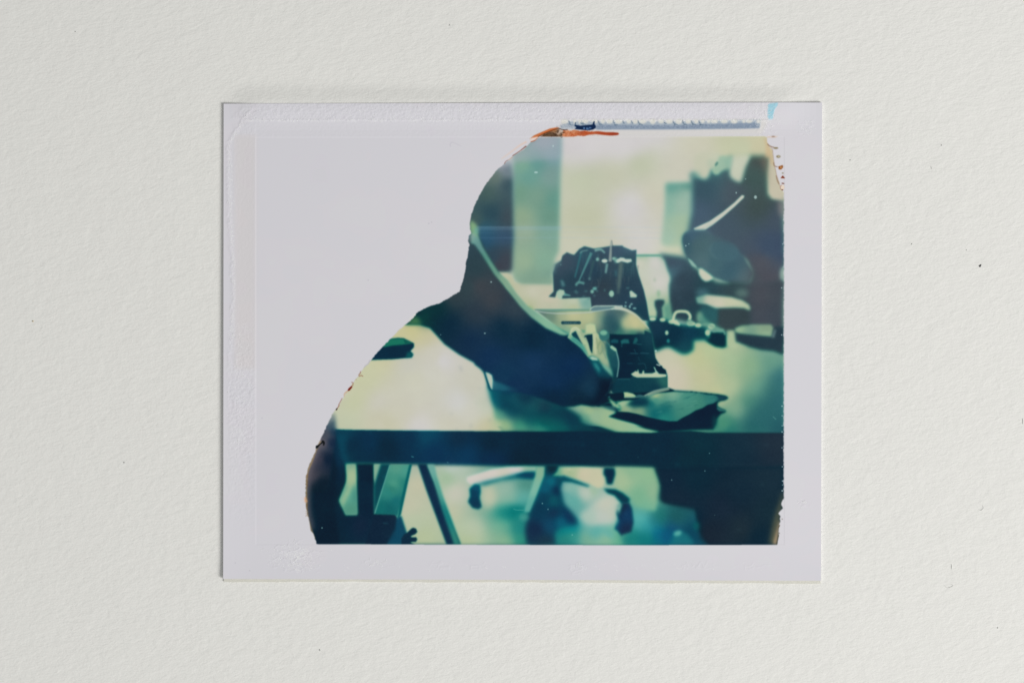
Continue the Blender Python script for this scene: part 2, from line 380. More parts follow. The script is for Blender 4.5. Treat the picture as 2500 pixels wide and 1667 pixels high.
    c.line("C 2205,150 2215,250 2210,420", (1, 2.4), (66, 88, 100), .7, .8)
    c.line("C 1970,290 2050,275 2110,325", (7, 4), (112, 160, 155), 1.2, .9)
    c.line("C 1770,330 1800,300 1880,285", (4, 3), (96, 140, 140), 1.0, .8)
    c.line("C 1710,770 1750,725 1830,740", (6, 6), (92, 150, 145), 1.2, .9)
    c.poly("C 1500,690 1540,700 1570,770 1520,790", (96, 134, 140), 1.5, .8)
    c.poly("C 1450,850 1490,820 1550,830 1570,890 1530,910 1520,960 1460,930", (165, 190, 170), 1.3, ct=1.5)
    c.line("C 1550,890 1640,905", (7, 3), (90, 150, 145), 1, .9)
    c.Z('C', 2105, 432, 42, 26, (196, 204, 192), b=1.0, ct=1.5)
    c.Z('C', 2008, 410, 22, 24, (130, 180, 170), b=1.1, a=.9)
    c.Z('C', 2230, 400, 24, 20, (140, 185, 172), b=1.1, a=.9)
    c.Z('C', 2290, 430, 34, 26, (190, 200, 185), b=1.1, ct=1.5)
    c.poly("D 20,430 80,385 130,390 150,405 230,405 240,440 180,460 100,440 30,460", (192, 204, 192), 1.1, ct=1.5)
    c.line("D 90,450 60,800", (9, 6), (92, 112, 108), 1.6, .7)
    c.Z('D', 15, 420, 20, 40, (130, 178, 165), b=1.5, a=.8)
    c.line("C 2260,560 2260,640", 5, (62, 110, 120), 1.5, .8)
    c.line("C 2330,460 2290,880", (8, 7), (82, 108, 108), 1.6, .65)
    c.Z('C', 1970, 810, 30, 22, (98, 160, 155), b=1.2)
    c.Z('C', 1935, 850, 24, 26, (120, 172, 160), b=1.2)
    c.Z('C', 1900, 675, 20, 20, (96, 130, 134), b=1.4, a=.8)
    c.Z('C', 2200, 880, 34, 44, (150, 186, 168), b=1.1, ct=1.5)
    c.poly("D 205,850 230,835 310,900 300,930 215,930", (178, 196, 178), 1.1, ct=1.6)
    for q in ((155, 1000, 12, 12), (235, 1020, 16, 12), (275, 1080, 26, 14), (150, 1050, 18, 16), (210, 1060, 14, 18)):
        c.Z('D', *q, (130, 172, 170), b=.9, a=.85)
    c.line("D 200,1060 230,1020", 3, (120, 165, 165), .8, .8)
    # -------- typewriter
    c.poly("C 1135,1095 1400,1110 1880,1100 1920,1070 1980,1045 D 30,1045 150,1070 280,1150 400,1260 480,1360 510,1430 530,1568 L 560,300 620,400 640,420 720,520 725,700 640,770 300,850 0,850 "
           "G 440,1000 300,900 0,400 C 1600,1450 1200,1130",
           [(1320, 765, (92, 118, 112)), (1345, 775, (100, 130, 115)), (1370, 772, (150, 165, 135)), (1400, 768, (186, 185, 145)), (1440, 772, (178, 185, 142)), (1400, 790, (170, 178, 135)),
            (1350, 800, (130, 160, 130)), (1385, 810, (120, 165, 140)), (1465, 775, (138, 160, 135)), (1490, 770, (62, 96, 108)), (1500, 800, (40, 88, 98)), (1490, 820, (36, 76, 86)),
            (1515, 765, (72, 104, 106)), (1530, 790, (150, 165, 135)), (1550, 790, (190, 188, 145)), (1570, 795, (182, 185, 138)), (1545, 775, (184, 182, 145)), (1510, 812, (56, 118, 108)),
            (1545, 812, (60, 122, 108)), (1560, 820, (22, 66, 84)), (1580, 812, (60, 120, 110)), (1575, 850, (14, 52, 72)), (1590, 880, (12, 52, 70)), (1520, 900, (10, 40, 62)),
            (1560, 935, (16, 66, 82)), (1620, 940, (20, 74, 88))], 1.2, ct=1.5)
    c.poly("C 1140,1090 1905,1090 1900,1115 1400,1125 1200,1112", (100, 140, 128), 1.2, .85)
    c.line("C 1165,1112 1280,1135 1500,1150 1890,1135 1960,1120 2230,1085", (2, 3.2), (172, 190, 185), .6, .9)
    c.poly("C 1900,1110 1930,1075 1990,1055 2150,1060 2220,1068 2180,1085 1960,1115", (96, 128, 135), .8)
    c.line("C 1905,1108 1935,1068 2010,1048 2352,1048", (2.5, 3), (160, 185, 178), .7, .95)
    c.line("D 0,1070 100,1085 200,1120 300,1180 400,1280 470,1360", (9, 2), (184, 192, 175), 1.0, .95)
    c.poly("C 2190,1085 2230,1060 2352,1048 2352,1090 2200,1098", (178, 190, 180), .8, .8)
    c.Z('C', 1080, 1085, 55, 45, (160, 180, 135), b=1.6, a=.9)
    c.poly("C 1500,1160 1860,1160 1880,1240 1700,1250 1520,1230", (182, 186, 146), 5, .6, ct=1)
    c.poly("F 1720,170 1900,170 1960,250 1880,400 1760,330", (44, 86, 98), 5, .75, ct=1.3)
    c.poly("F 2030,200 2180,160 2290,260 2330,340 2150,370 2010,320", (192, 188, 144), 4, .75, ct=1.3)
    # dark keyboard and paper guide
    c.poly("G 380,200 560,205 700,205 860,200 860,150 960,190 980,400 1000,520 1040,610 1100,640 1100,660 1150,690 1160,740 1060,740 980,720 700,760 660,800 480,810 500,700 510,540 480,440 390,350",
           [(1500, 830, (8, 44, 64)), (1540, 860, (6, 38, 60)), (1585, 830, (24, 70, 86)), (1595, 870, (16, 60, 76)), (1580, 890, (8, 48, 66)), (1530, 900, (8, 40, 64)), (1610, 900, (4, 38, 60))], 1.0, ct=1.8)
    c.poly("G 400,280 440,265 500,275 500,320 400,320", (24, 84, 98), 1.0)
    c.poly("G 530,290 580,265 640,270 655,325 570,325 545,345", (32, 100, 106), 1.0)
    c.poly("G 725,250 755,245 770,285 745,320 700,325", (30, 96, 102), 1.0)
    c.line("G 700,325 820,340", 2, (32, 92, 100), .7)
    c.line("G 660,460 770,465", 2.2, (36, 84, 100), .6)
    c.line("G 800,458 920,462", 2.2, (36, 84, 100), .6)
    c.line("G 715,400 740,455", 1.6, (32, 80, 96), .6)
    c.line("G 770,605 860,605 880,680", 1.8, (30, 76, 92), .7)
    c.line("G 770,510 800,570", 1.5, (28, 70, 88), .7)
    c.line("G 620,600 700,600", 1.6, (26, 70, 88), .7)
    c.line("G 550,375 545,350", 2, (40, 96, 104), .7)
    c.poly("G 670,745 740,700 760,712 765,680 775,685 785,735 825,738 835,695 855,698 855,735 960,735 1010,715 1060,740 1140,745 1165,760 1150,785 1050,795 760,795 710,775", (180, 192, 165), .9, ct=1.7)
    c.poly("G 980,645 1000,650 1025,700 1060,740 1010,730 1000,690", (165, 188, 170), .7)
    c.poly("G 1010,620 1095,635 1095,655 1145,688 1145,738 1080,735 1020,690", (6, 40, 60), .8)
    c.line("G 1020,612 1075,632", 2.4, (185, 200, 190), .7)
    c.poly("G 490,810 680,805 720,795 1050,797 1150,785 1172,760 1172,925 1080,960 800,1000 600,1005 560,990 420,1000 400,900",
           [(1500, 925, (14, 62, 80)), (1580, 930, (16, 66, 80)), (1620, 930, (40, 104, 98)), (1600, 945, (14, 60, 78)), (1520, 950, (12, 62, 78))], 1.0, ct=1.6)
    c.line("G 490,812 660,815", 2.4, (34, 96, 104), .8, .8)
    # shadow and bits under the typewriter
    c.poly("G 340,1010 560,995 760,1000 1000,980 1180,930 1270,965 1240,985 1000,1010 800,1070 700,1130 600,1120 400,1120 200,1180", (6, 38, 58), 1.3, ct=1.7)
    c.poly("G 570,990 620,990 700,1010 750,1045 720,1062 580,1062 580,1020", (168, 190, 150), 1.0, ct=1.6)
    c.poly("G 360,1050 390,1048 390,1060 360,1060", (120, 160, 165), .7)
    c.line("G 580,1064 760,1060 900,1030", 2.5, (130, 170, 150), .8, .8)
    c.line("G 860,1040 1000,975 1190,935", (3, 3), (150, 178, 160), 1.0, .9)
    c.line("G 900,1030 1050,985 1200,950", (7, 4), (148, 176, 150), 1.2, .8)
    c.Z('G', 790, 1040, 46, 16, (70, 120, 125), b=1.2, a=.8)
    # -------- sheet on the table and its shadow
    c.poly("G 200,1170 350,1130 700,1100 900,1060 1250,970 1500,985 1700,1005 1850,1020 1960,1040 2005,1068 1960,1100 1900,1110 1860,1130 1850,1180 1900,1215 1965,1240 1970,1262 1900,1290 1850,1350 1840,1420 1800,1500 1500,1510 "
           "1050,1545 1000,1500 860,1480 700,1420 500,1370 350,1325 470,1270 220,1190", dn, 1.6, ct=1.9)
    c.poly("G 1800,1300 1860,1360 1840,1480 1790,1490", (20, 90, 92), 3, .6)
    c.poly("G 480,1150 560,1110 700,1100 900,1060 1040,1010 1250,985 1500,992 1650,1005 1720,1025 1800,1030 1870,1045 1950,1060 1930,1085 1860,1110 1800,1145 1720,1165 1650,1210 1560,1240 1480,1290 1380,1340 1300,1390 1190,1388 1080,1370 900,1330 760,1290 640,1265 500,1255 470,1200",
           [(1530, 990, (150, 175, 140)), (1560, 1000, (130, 158, 125)), (1515, 1005, (130, 160, 125)), (1600, 965, (160, 180, 138)), (1640, 960, (140, 178, 150)), (1600, 975, (70, 140, 125)),
            (1560, 975, (30, 86, 96)), (1590, 985, (20, 108, 112)), (1620, 1000, (20, 105, 108)), (1620, 1020, (34, 128, 120)), (1680, 970, (70, 140, 125)), (1700, 985, (62, 132, 116)),
            (1740, 970, (50, 125, 118)), (1760, 972, (20, 80, 90)), (1660, 1005, (62, 130, 115)), (1560, 960, (10, 60, 80)), (1600, 1008, (8, 100, 108))], 1.2, ct=1.6)
    c.poly("G 600,1160 740,1080 900,1080 920,1170 700,1190", (10, 56, 78), 3.2, .95)
    c.poly("G 470,1120 640,1110 700,1090 600,1160 540,1200", (160, 184, 150), 1.6, .85)
    c.poly("G 430,1190 520,1170 540,1230 480,1260", (14, 70, 86), 1.8, .8)
    c.poly("G 1840,1020 1990,1055 2000,1075 1930,1100 1880,1090", (22, 66, 84), 1.3, .8)
    c.poly("G 1850,1190 1960,1235 1970,1255 1880,1255 1845,1220", (50, 110, 108), 1.1, .9)
    for i in range(22):
        x = 1000 + 800 * rng.random(); y = 1030 + 300 * rng.random() * (1 - (x - 1000) / 1000)
        c.line([(1420 + x / 5.6, 780 + y / 5.6), (1420 + (x + 90) / 5.6, 780 + (y - 22) / 5.6)], (.3, 2.2), (10, 84, 92) if rng.random() < .6 else (120, 168, 150), 1.2, .4)
    fr = np.random.default_rng(8)
    for i in range(16):
        x = 1480 + 480 * fr.random(); y = 985 + max(0, x - 1500) * .13
        c.Z('G', x, y, 8 + 10 * fr.random(), 4 + 5 * fr.random(), (14, 70, 80), b=.7, a=.85)
    # strips of lit table under the hand
    c.poly("K 1530,745 1640,745 1780,710 1850,735 1980,750 2060,730 2352,770 G 350,1050 470,1265 350,1325 700,1425 860,1485 1030,1525 1060,1545 900,1548 K 2352,1092 2250,1085 2100,1040 1900,970 1780,935 1775,880 1740,845 1600,800",
           [(1400, 1000, (158, 184, 155)), (1440, 1000, (155, 182, 142)), (1480, 1020, (152, 180, 142)), (1500, 1045, (150, 182, 145)), (1450, 1015, (144, 176, 145)), (1560, 1052, (142, 184, 150)), (1430, 1022, (90, 150, 130))], 1.5, ct=1.8)
    c.poly("G 220,1180 460,1190 480,1260 300,1200", (34, 74, 92), 1.8, .9)
    # -------- left part of the table top
    c.poly("E 1060,290 1260,290 1400,340 1600,560 1800,700 2000,810 2100,900 2160,1040 2200,1200 2260,1568 K 620,960 700,1060 700,1080 0,1085 M 300,735 M 420,480 E 300,1000",
           [(1000, 800, (192, 188, 140)), (980, 810, (196, 192, 155)), (1040, 820, (194, 190, 158)), (930, 880, (198, 196, 162)), (1060, 870, (199, 197, 182)), (1000, 890, (196, 196, 182)),
            (1010, 920, (198, 198, 175)), (1080, 880, (204, 202, 202)), (1060, 900, (199, 198, 184)), (1150, 940, (197, 196, 182)), (1120, 980, (202, 202, 200)), (900, 920, (196, 198, 168)),
            (860, 980, (190, 194, 165)), (920, 980, (202, 200, 190)), (980, 1000, (196, 194, 172)), (1100, 1030, (198, 196, 180)), (1190, 1040, (192, 188, 155)), (1185, 985, (190, 196, 180)),
            (850, 1030, (190, 196, 170)), (1020, 1040, (206, 203, 204)), (930, 1035, (196, 194, 170)), (1150, 1000, (200, 199, 188)), (830, 950, (202, 200, 178)), (940, 1030, (192, 190, 162))], 1.8, ct=1.3)
    c.poly("S 1010,850 1110,880 1060,960 980,1050 880,1050 950,950", (205, 203, 202), 22, .35, ct=1)
    c.poly("S 960,785 1030,790 1040,830 960,850 900,860", (198, 194, 150), 10, .6, ct=1)
    c.poly("S 860,870 930,870 900,980 850,1000", (196, 198, 164), 12, .55, ct=1)
    # -------- shadow under the forearm
    c.poly("K 520,440 700,420 1700,700 1560,745 1640,800 1780,870 1790,940 1900,980 2150,1060 2300,1095 1500,1090 700,1082 650,1000 610,900 600,760 555,600 510,480",
           [(1205, 968, (0, 100, 118)), (1230, 990, (14, 84, 104)), (1220, 1010, (80, 150, 130)), (1250, 1000, (22, 96, 108)), (1230, 1040, (130, 170, 130)), (1270, 1040, (60, 145, 120)),
            (1290, 1020, (22, 108, 108)), (1320, 1046, (80, 155, 130)), (1330, 1000, (26, 62, 82)), (1330, 1030, (0, 98, 98)), (1370, 1045, (0, 100, 100)), (1360, 1010, (10, 74, 88)),
            (1400, 1030, (4, 66, 84)), (1280, 970, (14, 50, 78)), (1400, 1000, (6, 52, 72)), (1440, 1050, (10, 70, 82)), (1235, 950, (6, 60, 90)), (1215, 1040, (165, 185, 145)), (1450, 1040, (4, 56, 76))], 3.4, ct=1.5)
    c.poly('K 590,760 640,900 720,1010 900,1070 1300,1075 1300,1100 560,1100 560,900', (170, 190, 150), 6, .6, ct=1)
    c.poly('K 560,560 640,560 900,700 1300,850 1500,800 1700,760 1700,1000 1500,960 1200,950 900,860 700,760', (8, 58, 82), 8, .8, ct=1.3)
    c.poly('K 1100,930 1500,900 1560,1060 1150,1060', (0, 100, 100), 8, .7, ct=1.2)
    c.poly('K 560,540 620,540 680,760 600,700', (0, 96, 116), 5, .8, ct=1)
    # -------- phone on the table
    c.poly("E 880,485 960,475 1040,480 1180,550 1180,600 1130,655 1170,700 1150,740 900,765 600,775 500,800 700,500", (4, 50, 74), 1.3, ct=1.8)
    c.poly("E 820,500 880,488 1030,485 1160,550 1000,570 880,580 780,600 740,600", (28, 122, 100), 1.3, ct=1.5)
    c.poly("E 1035,495 1075,520 1125,545 1060,548", (14, 90, 84), 1.0)
    c.poly("E 1100,660 1165,690 1150,735 1060,745", (12, 98, 102), 1.6, .9)
    # -------- figure
    c.poly("C 150,200 290,110 330,60 380,90 480,280 640,560 760,800 1000,1060 1200,1210 1500,1370 1620,1430 F 1400,560 1480,640 1570,730 1720,800 1850,880 1890,1000 1860,1060 1840,1200 1780,1300 1700,1400 1600,1410 1450,1388 1350,1410 1200,1412 "
           "900,1300 600,1220 220,1190 180,1160 130,960 80,900 0,840 E 2000,810 1800,700 1600,560 1400,340 1260,295 1050,292 1100,0 C -20,700",
           [(1160, 600, (52, 76, 88)), (1160, 660, (46, 70, 80)), (1170, 700, (66, 72, 80)), (1140, 700, (52, 72, 80)), (1110, 720, (52, 68, 76)), (1200, 730, (66, 72, 80)), (1250, 755, (56, 72, 84)),
            (1160, 760, (50, 66, 80)), (1060, 750, (14, 56, 64)), (1040, 770, (2, 48, 64)), (1100, 790, (12, 46, 70)), (1230, 800, (12, 48, 72)), (1300, 830, (8, 44, 68)), (1150, 830, (20, 50, 82)),
            (1200, 870, (20, 54, 92)), (1300, 880, (22, 58, 96)), (1400, 890, (12, 48, 88)), (1350, 930, (16, 52, 90)), (1440, 950, (24, 62, 88)), (1250, 940, (18, 52, 88)), (1350, 970, (10, 44, 70)),
            (1420, 980, (14, 44, 66)), (1480, 930, (16, 40, 66)), (1230, 920, (20, 60, 92)), (1400, 840, (14, 48, 76)), (1430, 990, (10, 40, 62))], 1.6, ct=1.9)
    c.poly("E 1060,292 1260,296 1300,270 1230,180 1180,185", (74, 130, 84), 3.0, .9, ct=1)
    c.poly("E 1290,100 1400,60 1400,340 1260,290 1240,180", (10, 76, 66), 7, .7, ct=1)
    # rim light of the back and arm
    c.poly("C 285,60 330,30 380,90 440,240 560,440 660,590 780,700 900,880 1050,1050 1200,1150 1400,1290 1560,1400 1640,1430 1560,1450 1500,1440 1300,1350 1100,1200 950,1050 780,830 600,620 430,350 330,210 280,190",
           [(1155, 580, (108, 155, 148)), (1170, 600, (96, 142, 140)), (1180, 630, (84, 142, 128)), (1200, 660, (98, 148, 130)), (1230, 690, (130, 165, 140)), (1260, 730, (122, 160, 138)),
            (1290, 755, (120, 165, 145)), (1330, 790, (130, 178, 150)), (1370, 810, (125, 178, 150)), (1390, 820, (140, 182, 155))], 1.5, ct=1.5)
    c.poly("C 40,560 380,0 285,60 250,90 242,150 258,210", (170, 175, 165), 3, .5, ct=1)
    c.poly("A 262,1380 285,1330 360,1400 380,1568 C 330,60 285,60 A 265,1470", (140, 180, 130), 2.5, .85, ct=1)
    c.poly("A 330,1440 380,1430 C 370,60 320,60", (95, 165, 160), 2.5, .7, ct=1)
    # -------- hand
    c.poly("F 1260,470 1290,400 1310,340 1370,320 1420,340 1460,390 1500,400 1510,300 1570,275 1640,290 1660,400 1720,460 1800,520 1850,600 1930,640 1960,740 1965,850 1940,1000 1890,1080 1850,960 1740,860 1600,790 1540,740 1460,620 1300,500",
           [(1400, 808, (182, 192, 158)), (1420, 815, (150, 170, 140)), (1440, 800, (168, 188, 150)), (1455, 820, (176, 188, 150)), (1450, 845, (178, 188, 150)), (1465, 840, (150, 165, 125)),
            (1470, 870, (158, 178, 142)), (1480, 880, (150, 172, 142)), (1485, 840, (36, 92, 100)), (1500, 880, (16, 66, 84)), (1505, 910, (14, 62, 78)), (1395, 815, (130, 175, 145)), (1425, 840, (150, 175, 140))], 1.1, ct=1.6)
    c.poly("F 1315,420 1370,380 1410,420 1450,490 1490,570 1460,560 1400,500 1340,460", (16, 66, 84), 1.0, ct=1.7)
    c.poly("F 1330,460 1400,500 1480,580 1540,700 1570,740 1500,680 1440,600 1360,540 1300,500", (70, 145, 135), 1.6)
    c.poly("F 1495,445 1540,430 1605,425 1610,500 1605,600 1600,690 1570,640 1540,540 1490,490", (12, 52, 72), 1.0, ct=1.7)
    c.line("F 1490,470 1530,560 1570,720", (9, 5), (165, 188, 152), 1.0, .9)
    c.line("F 1400,390 1460,500 1500,560", (7, 9), (168, 188, 152), 1.0, .95)
    c.poly("F 1450,360 1500,370 1500,405 1470,405", (100, 150, 125), 1.2, .8)
    c.line("F 1670,620 1690,560 1730,520 1740,640 1700,700", (3, 4), (120, 148, 118), 1.3, .8)
    c.poly("F 1800,540 1850,600 1930,660 1955,760 1960,860 1935,1000 1890,1080 1880,960 1850,860 1800,700", [(1490, 850, (34, 90, 98)), (1500, 880, (26, 82, 94)), (1500, 920, (10, 58, 76))], 1.6, .95)
    c.line("F 1930,660 1955,760 1962,850 1940,1010", (3, 3), (110, 158, 152), .7, .9)
    c.poly("F 1840,590 1870,575 1930,620 1940,665 1900,650 1850,615", (150, 186, 160), .9, ct=1.4)
    c.Z('F', 1765, 440, 72, 78, (52, 112, 112), b=1.2)
    c.Z('F', 1755, 405, 50, 34, (115, 172, 148), b=1.3)
    c.line("F 1790,520 1850,590", (2, 2), (60, 120, 120), .7)
    c.poly("F 1515,300 1570,285 1635,300 1645,380 1600,405 1520,410", (186, 194, 154), 1.1, .9)
    c.line("F 1625,420 1630,560 1650,700", (7, 4), (184, 194, 160), .9, .9)
    c.line("F 1655,470 1672,560 1690,690", 1.6, (120, 146, 116), .7, .8)
    c.line("F 1735,560 1745,640 1790,760", (2, 3), (112, 148, 130), .8, .8)
    c.line("F 1300,430 1330,350 1380,335 1430,380", (3, 4), (190, 198, 168), .8, .9)
    c.line("F 1700,470 1760,540 1800,600", 1.6, (60, 110, 112), .7, .8)
    # cuff and knuckles
    c.poly("F 1540,740 1600,725 1680,765 1740,850 1800,940 1860,1020 1780,1080 1680,1000 1600,860", (12, 78, 96), 2, .95, ct=1.5)
    c.poly("F 1555,745 1600,725 1670,750 1680,785 1600,780", (170, 196, 175), 1.4, ct=1.6)
    c.poly("F 1600,800 1660,820 1710,900 1700,960 1640,880", (60, 150, 148), 2.0, .9)
    c.poly("F 1730,830 1800,860 1860,900 1880,960 1880,1010 1850,990 1780,920 1740,870", (110, 170, 150), 1.8, .85, ct=1.4)
    c.poly("F 1690,1000 1780,1040 1850,1040 1870,1080 1800,1250 1700,1350 1600,1400 1680,1200", (14, 36, 60), 4, .8)
    c.poly("F 1740,1000 1830,1040 1850,1200 1760,1300 1700,1260", (16, 36, 58), 4, .6)
    c.line("F 1860,1060 1830,1180 1780,1270", (3, 3), (24, 66, 84), 1.2, .8)
    c.poly('F 1700,1050 1860,1060 1840,1210 1780,1310 1690,1390 1560,1400 1640,1300', (6, 26, 46), 6, .65, ct=1)
    c.poly('F 1500,800 1620,880 1690,1000 1680,1200 1600,1300 1560,1100', (22, 60, 84), 8, .45, ct=1)
    # label on the typewriter
    c.line("F 1195,268 1425,268", 7.6, (28, 72, 86), .6, sm=False)
    c.blob(1160 + 1195 / 5.6, 740 + 268 / 5.6, 3.8, 3.8, (28, 72, 86), .6)
    c.blob(1160 + 1425 / 5.6, 740 + 268 / 5.6, 3.8, 3.8, (28, 72, 86), .6)
    # the maker's plate: its name in raised strokes
    x0 = 1378.0
    for strokes, adv in ((("0,0 0,4",), 1.9), (("0,4 0,1.6 1.2,1.4 1.4,4", "1.4,2 2.6,1.4 2.9,4"), 4.4), (("0,5.2 0,1.5 1.5,1.7 1.4,3.6 0,3.9",), 3.1), (("0,2.7 1.7,2.5 1.2,1.5 .2,1.8 .1,3.4 1.5,4",), 3.1),
                         (("0,4 0,1.6 1.2,1.5",), 2.5), (("0,1.6 0,4",), 1.7), (("0.2,1.6 1.4,1.7 1.5,4 .2,3.8 .1,2.9 1.4,2.7",), 3.1), (("0,0 0,4",), 1.5)):
        for st in strokes:
            q = [tuple(map(float, p_.split(','))) for p_ in st.split()]
            c.line([(x0 + a_ * 1.25, 785.4 + b_ * 1.0) for a_, b_ in q], .8, (104, 146, 146), .3, .8, sm=False)
        x0 += adv * 1.42
    # slip of paper by the elbow
    c.poly("F 135,930 230,980 260,1060 420,1120 600,1180 560,1215 220,1190", [(1195, 930, (60, 120, 135)), (1220, 945, (30, 100, 120)), (1260, 955, (20, 62, 92))], 2, .9)
    c.poly("F 140,940 190,955 230,985 243,1060 235,1180 210,1170 175,1060", (184, 196, 182), 1.3, ct=1.6)
    c.line("F 120,940 170,1080 215,1190", (2, 4), (8, 84, 104), .9)
    for i in range(34):
        x, y = 1100 + 380 * rng.random(), 760 + 330 * rng.random()
        c.blob(x, y, 2 + 3 * rng.random(), 2 + 3 * rng.random(), (60, 90, 120), 2, .09, ct=1)
    # -------- table edge
    c.poly("M 440,715 600,722 1500,735 2352,742 K 300,1083 700,1080 1500,1085 1900,1075 L 0,1325 500,1330 700,1300 1050,1295 1300,1325 2314,1325 2314,1568 J 2314,440 620,470 540,460 300,445 0,440 I 2200,455 1900,440 1400,425 700,432 0,415 H 1900,410 1500,400 600,395 500,0",
           [(840, 1060, (0, 70, 94)), (850, 1120, (0, 62, 84)), (900, 1080, (0, 52, 84)), (940, 1090, (0, 46, 68)), (1000, 1070, (0, 54, 84)), (1040, 1060, (0, 78, 106)), (1060, 1100, (2, 56, 92)),
            (1090, 1130, (18, 58, 92)), (1120, 1070, (18, 50, 76)), (1140, 1110, (10, 60, 96)), (1200, 1120, (4, 50, 84)), (1200, 1080, (4, 44, 66)), (1300, 1100, (4, 42, 64)), (1280, 1130, (2, 40, 60)),
            (1400, 1080, (6, 44, 68)), (1450, 1120, (8, 44, 66)), (1600, 1080, (10, 46, 68)), (1700, 1100, (10, 50, 66)), (1800, 1100, (22, 50, 68)), (1890, 1080, (34, 50, 66)), (880, 1120, (0, 52, 78)), (860, 1085, (0, 50, 76))], 1.3, ct=2.0)
    # -------- under the table
    c.poly("H 560,395 I 0,415 700,432 1400,425 1900,440 2352,447 J 300,450 540,460 640,700 640,900 700,940 1100,1000 1150,1300 1300,1515 0,1515 H 245,1500 400,700",
           [(860, 1140, (130, 168, 145)), (1010, 1140, (170, 184, 165)), (1020, 1180, (192, 190, 165)), (1000, 1230, (192, 192, 168)), (1010, 1280, (180, 192, 165)), (1030, 1310, (178, 190, 155)),
            (1100, 1140, (178, 192, 182)), (1090, 1165, (158, 184, 155)), (1110, 1200, (198, 196, 182)), (1100, 1250, (190, 192, 165)), (1150, 1290, (176, 190, 170)), (1140, 1320, (170, 188, 150)),
            (1210, 1210, (180, 190, 165)), (1250, 1190, (110, 160, 150)), (1250, 1160, (84, 150, 140)), (1270, 1210, (98, 168, 158)), (1290, 1185, (78, 140, 130)), (1220, 1240, (80, 160, 140)),
            (1260, 1245, (8, 126, 122)), (1230, 1280, (110, 172, 145)), (1270, 1290, (20, 130, 130)), (1240, 1320, (130, 175, 140)), (1270, 1315, (40, 140, 120)), (1320, 1260, (20, 66, 100)),
            (1300, 1300, (22, 48, 82)), (1360, 1200, (10, 72, 102)), (1350, 1240, (24, 54, 88)), (1390, 1290, (0, 130, 140)), (1370, 1310, (30, 125, 125)), (1400, 1195, (120, 172, 160)), (1430, 1205, (176, 192, 180)),
            (1410, 1230, (90, 160, 155)), (1470, 1235, (180, 192, 182)), (1450, 1265, (176, 192, 185)), (1460, 1300, (88, 170, 165)), (1450, 1320, (130, 175, 150)), (1500, 1310, (110, 175, 140)),
            (1530, 1160, (150, 182, 150)), (1560, 1150, (130, 175, 140)), (1590, 1190, (136, 175, 140)), (1570, 1230, (118, 172, 142)), (1560, 1270, (82, 168, 165)), (1580, 1310, (20, 125, 125)),
            (1610, 1260, (24, 112, 108)), (1650, 1260, (28, 92, 98)), (1640, 1290, (20, 84, 120)), (1600, 1300, (0, 100, 135)), (1680, 1300, (10, 70, 96)), (1550, 1310, (20, 130, 125)), (1480, 1150, (190, 192, 165))], 2.5, ct=1.4)
    c.poly("I 0,1100 200,1200 500,1350 900,1420 900,1511 0,1511", (178, 190, 158), 14, .7, ct=1)
    c.poly("I 430,700 560,690 640,800 620,1000 480,1020 420,900", (192, 194, 170), 7, .9, ct=1)
    c.poly("I 620,650 1120,600 1040,900 1000,960 640,980", [(1230, 1190, (150, 182, 165)), (1285, 1180, (74, 140, 128)), (1280, 1220, (84, 162, 155)), (1240, 1225, (140, 180, 160))], 6, .9, ct=1)
    c.poly("I 560,1060 760,980 1020,970 1010,1040 960,1130 860,1180 760,1160", (0, 122, 122), 8, .85, ct=1.2)
    c.poly("I 900,1150 1040,1180 1020,1511 860,1511 800,1300", (40, 140, 128), 12, .75, ct=1)
    c.poly("I 1470,1260 1760,1240 1740,1511 1430,1511", [(1370, 1290, (0, 128, 134)), (1400, 1285, (0, 132, 142)), (1380, 1320, (42, 130, 122)), (1400, 1310, (60, 145, 130))], 9, .9, ct=1)
    c.poly("I 1500,640 1700,640 1990,740 2050,800 1900,880 1700,1020 1560,980 1500,800", [(1385, 1190, (135, 180, 168)), (1430, 1200, (180, 192, 180)), (1400, 1225, (92, 165, 158)), (1380, 1210, (96, 166, 160)), (1450, 1190, (150, 182, 150))], 6, .95, ct=1)
    c.poly("I 1760,1150 1780,1060 1900,1000 2080,850 2200,810 2330,900 2270,1000 2290,1100 2250,1230 2100,1250 1860,1230", [(1480, 1225, (190, 193, 178)), (1440, 1260, (165, 190, 178)), (1470, 1260, (184, 192, 184)), (1495, 1240, (186, 194, 180))], 5, .98, ct=1.3)
    c.poly("I 1760,1290 2240,1290 2260,1511 1780,1511", [(1450, 1295, (92, 168, 162)), (1430, 1320, (112, 165, 142)), (1480, 1320, (140, 180, 150)), (1490, 1300, (100, 172, 165))], 7, .9, ct=1)
    c.poly("J 260,990 500,1100 600,1200 560,1330 420,1400 280,1300", [(1560, 1260, (80, 168, 165)), (1580, 1290, (50, 150, 155)), (1600, 1270, (40, 130, 140)), (1550, 1290, (60, 155, 155))], 9, .85, ct=1)
    c.poly("J 20,1380 500,1360 600,1511 0,1511", [(1505, 1325, (100, 172, 140)), (1530, 1315, (20, 120, 118)), (1580, 1315, (12, 118, 122)), (1605, 1320, (0, 100, 125))], 7, .85, ct=1)
    c.poly("J 0,440 540,455 600,620 590,900 560,1050 300,980 200,820 20,740", [(1520, 1170, (160, 184, 148)), (1540, 1150, (135, 175, 142)), (1590, 1150, (136, 178, 140)), (1595, 1200, (138, 174, 142)), (1560, 1210, (118, 172, 140)), (1570, 1240, (112, 172, 145))], 3, .95, ct=1.2)
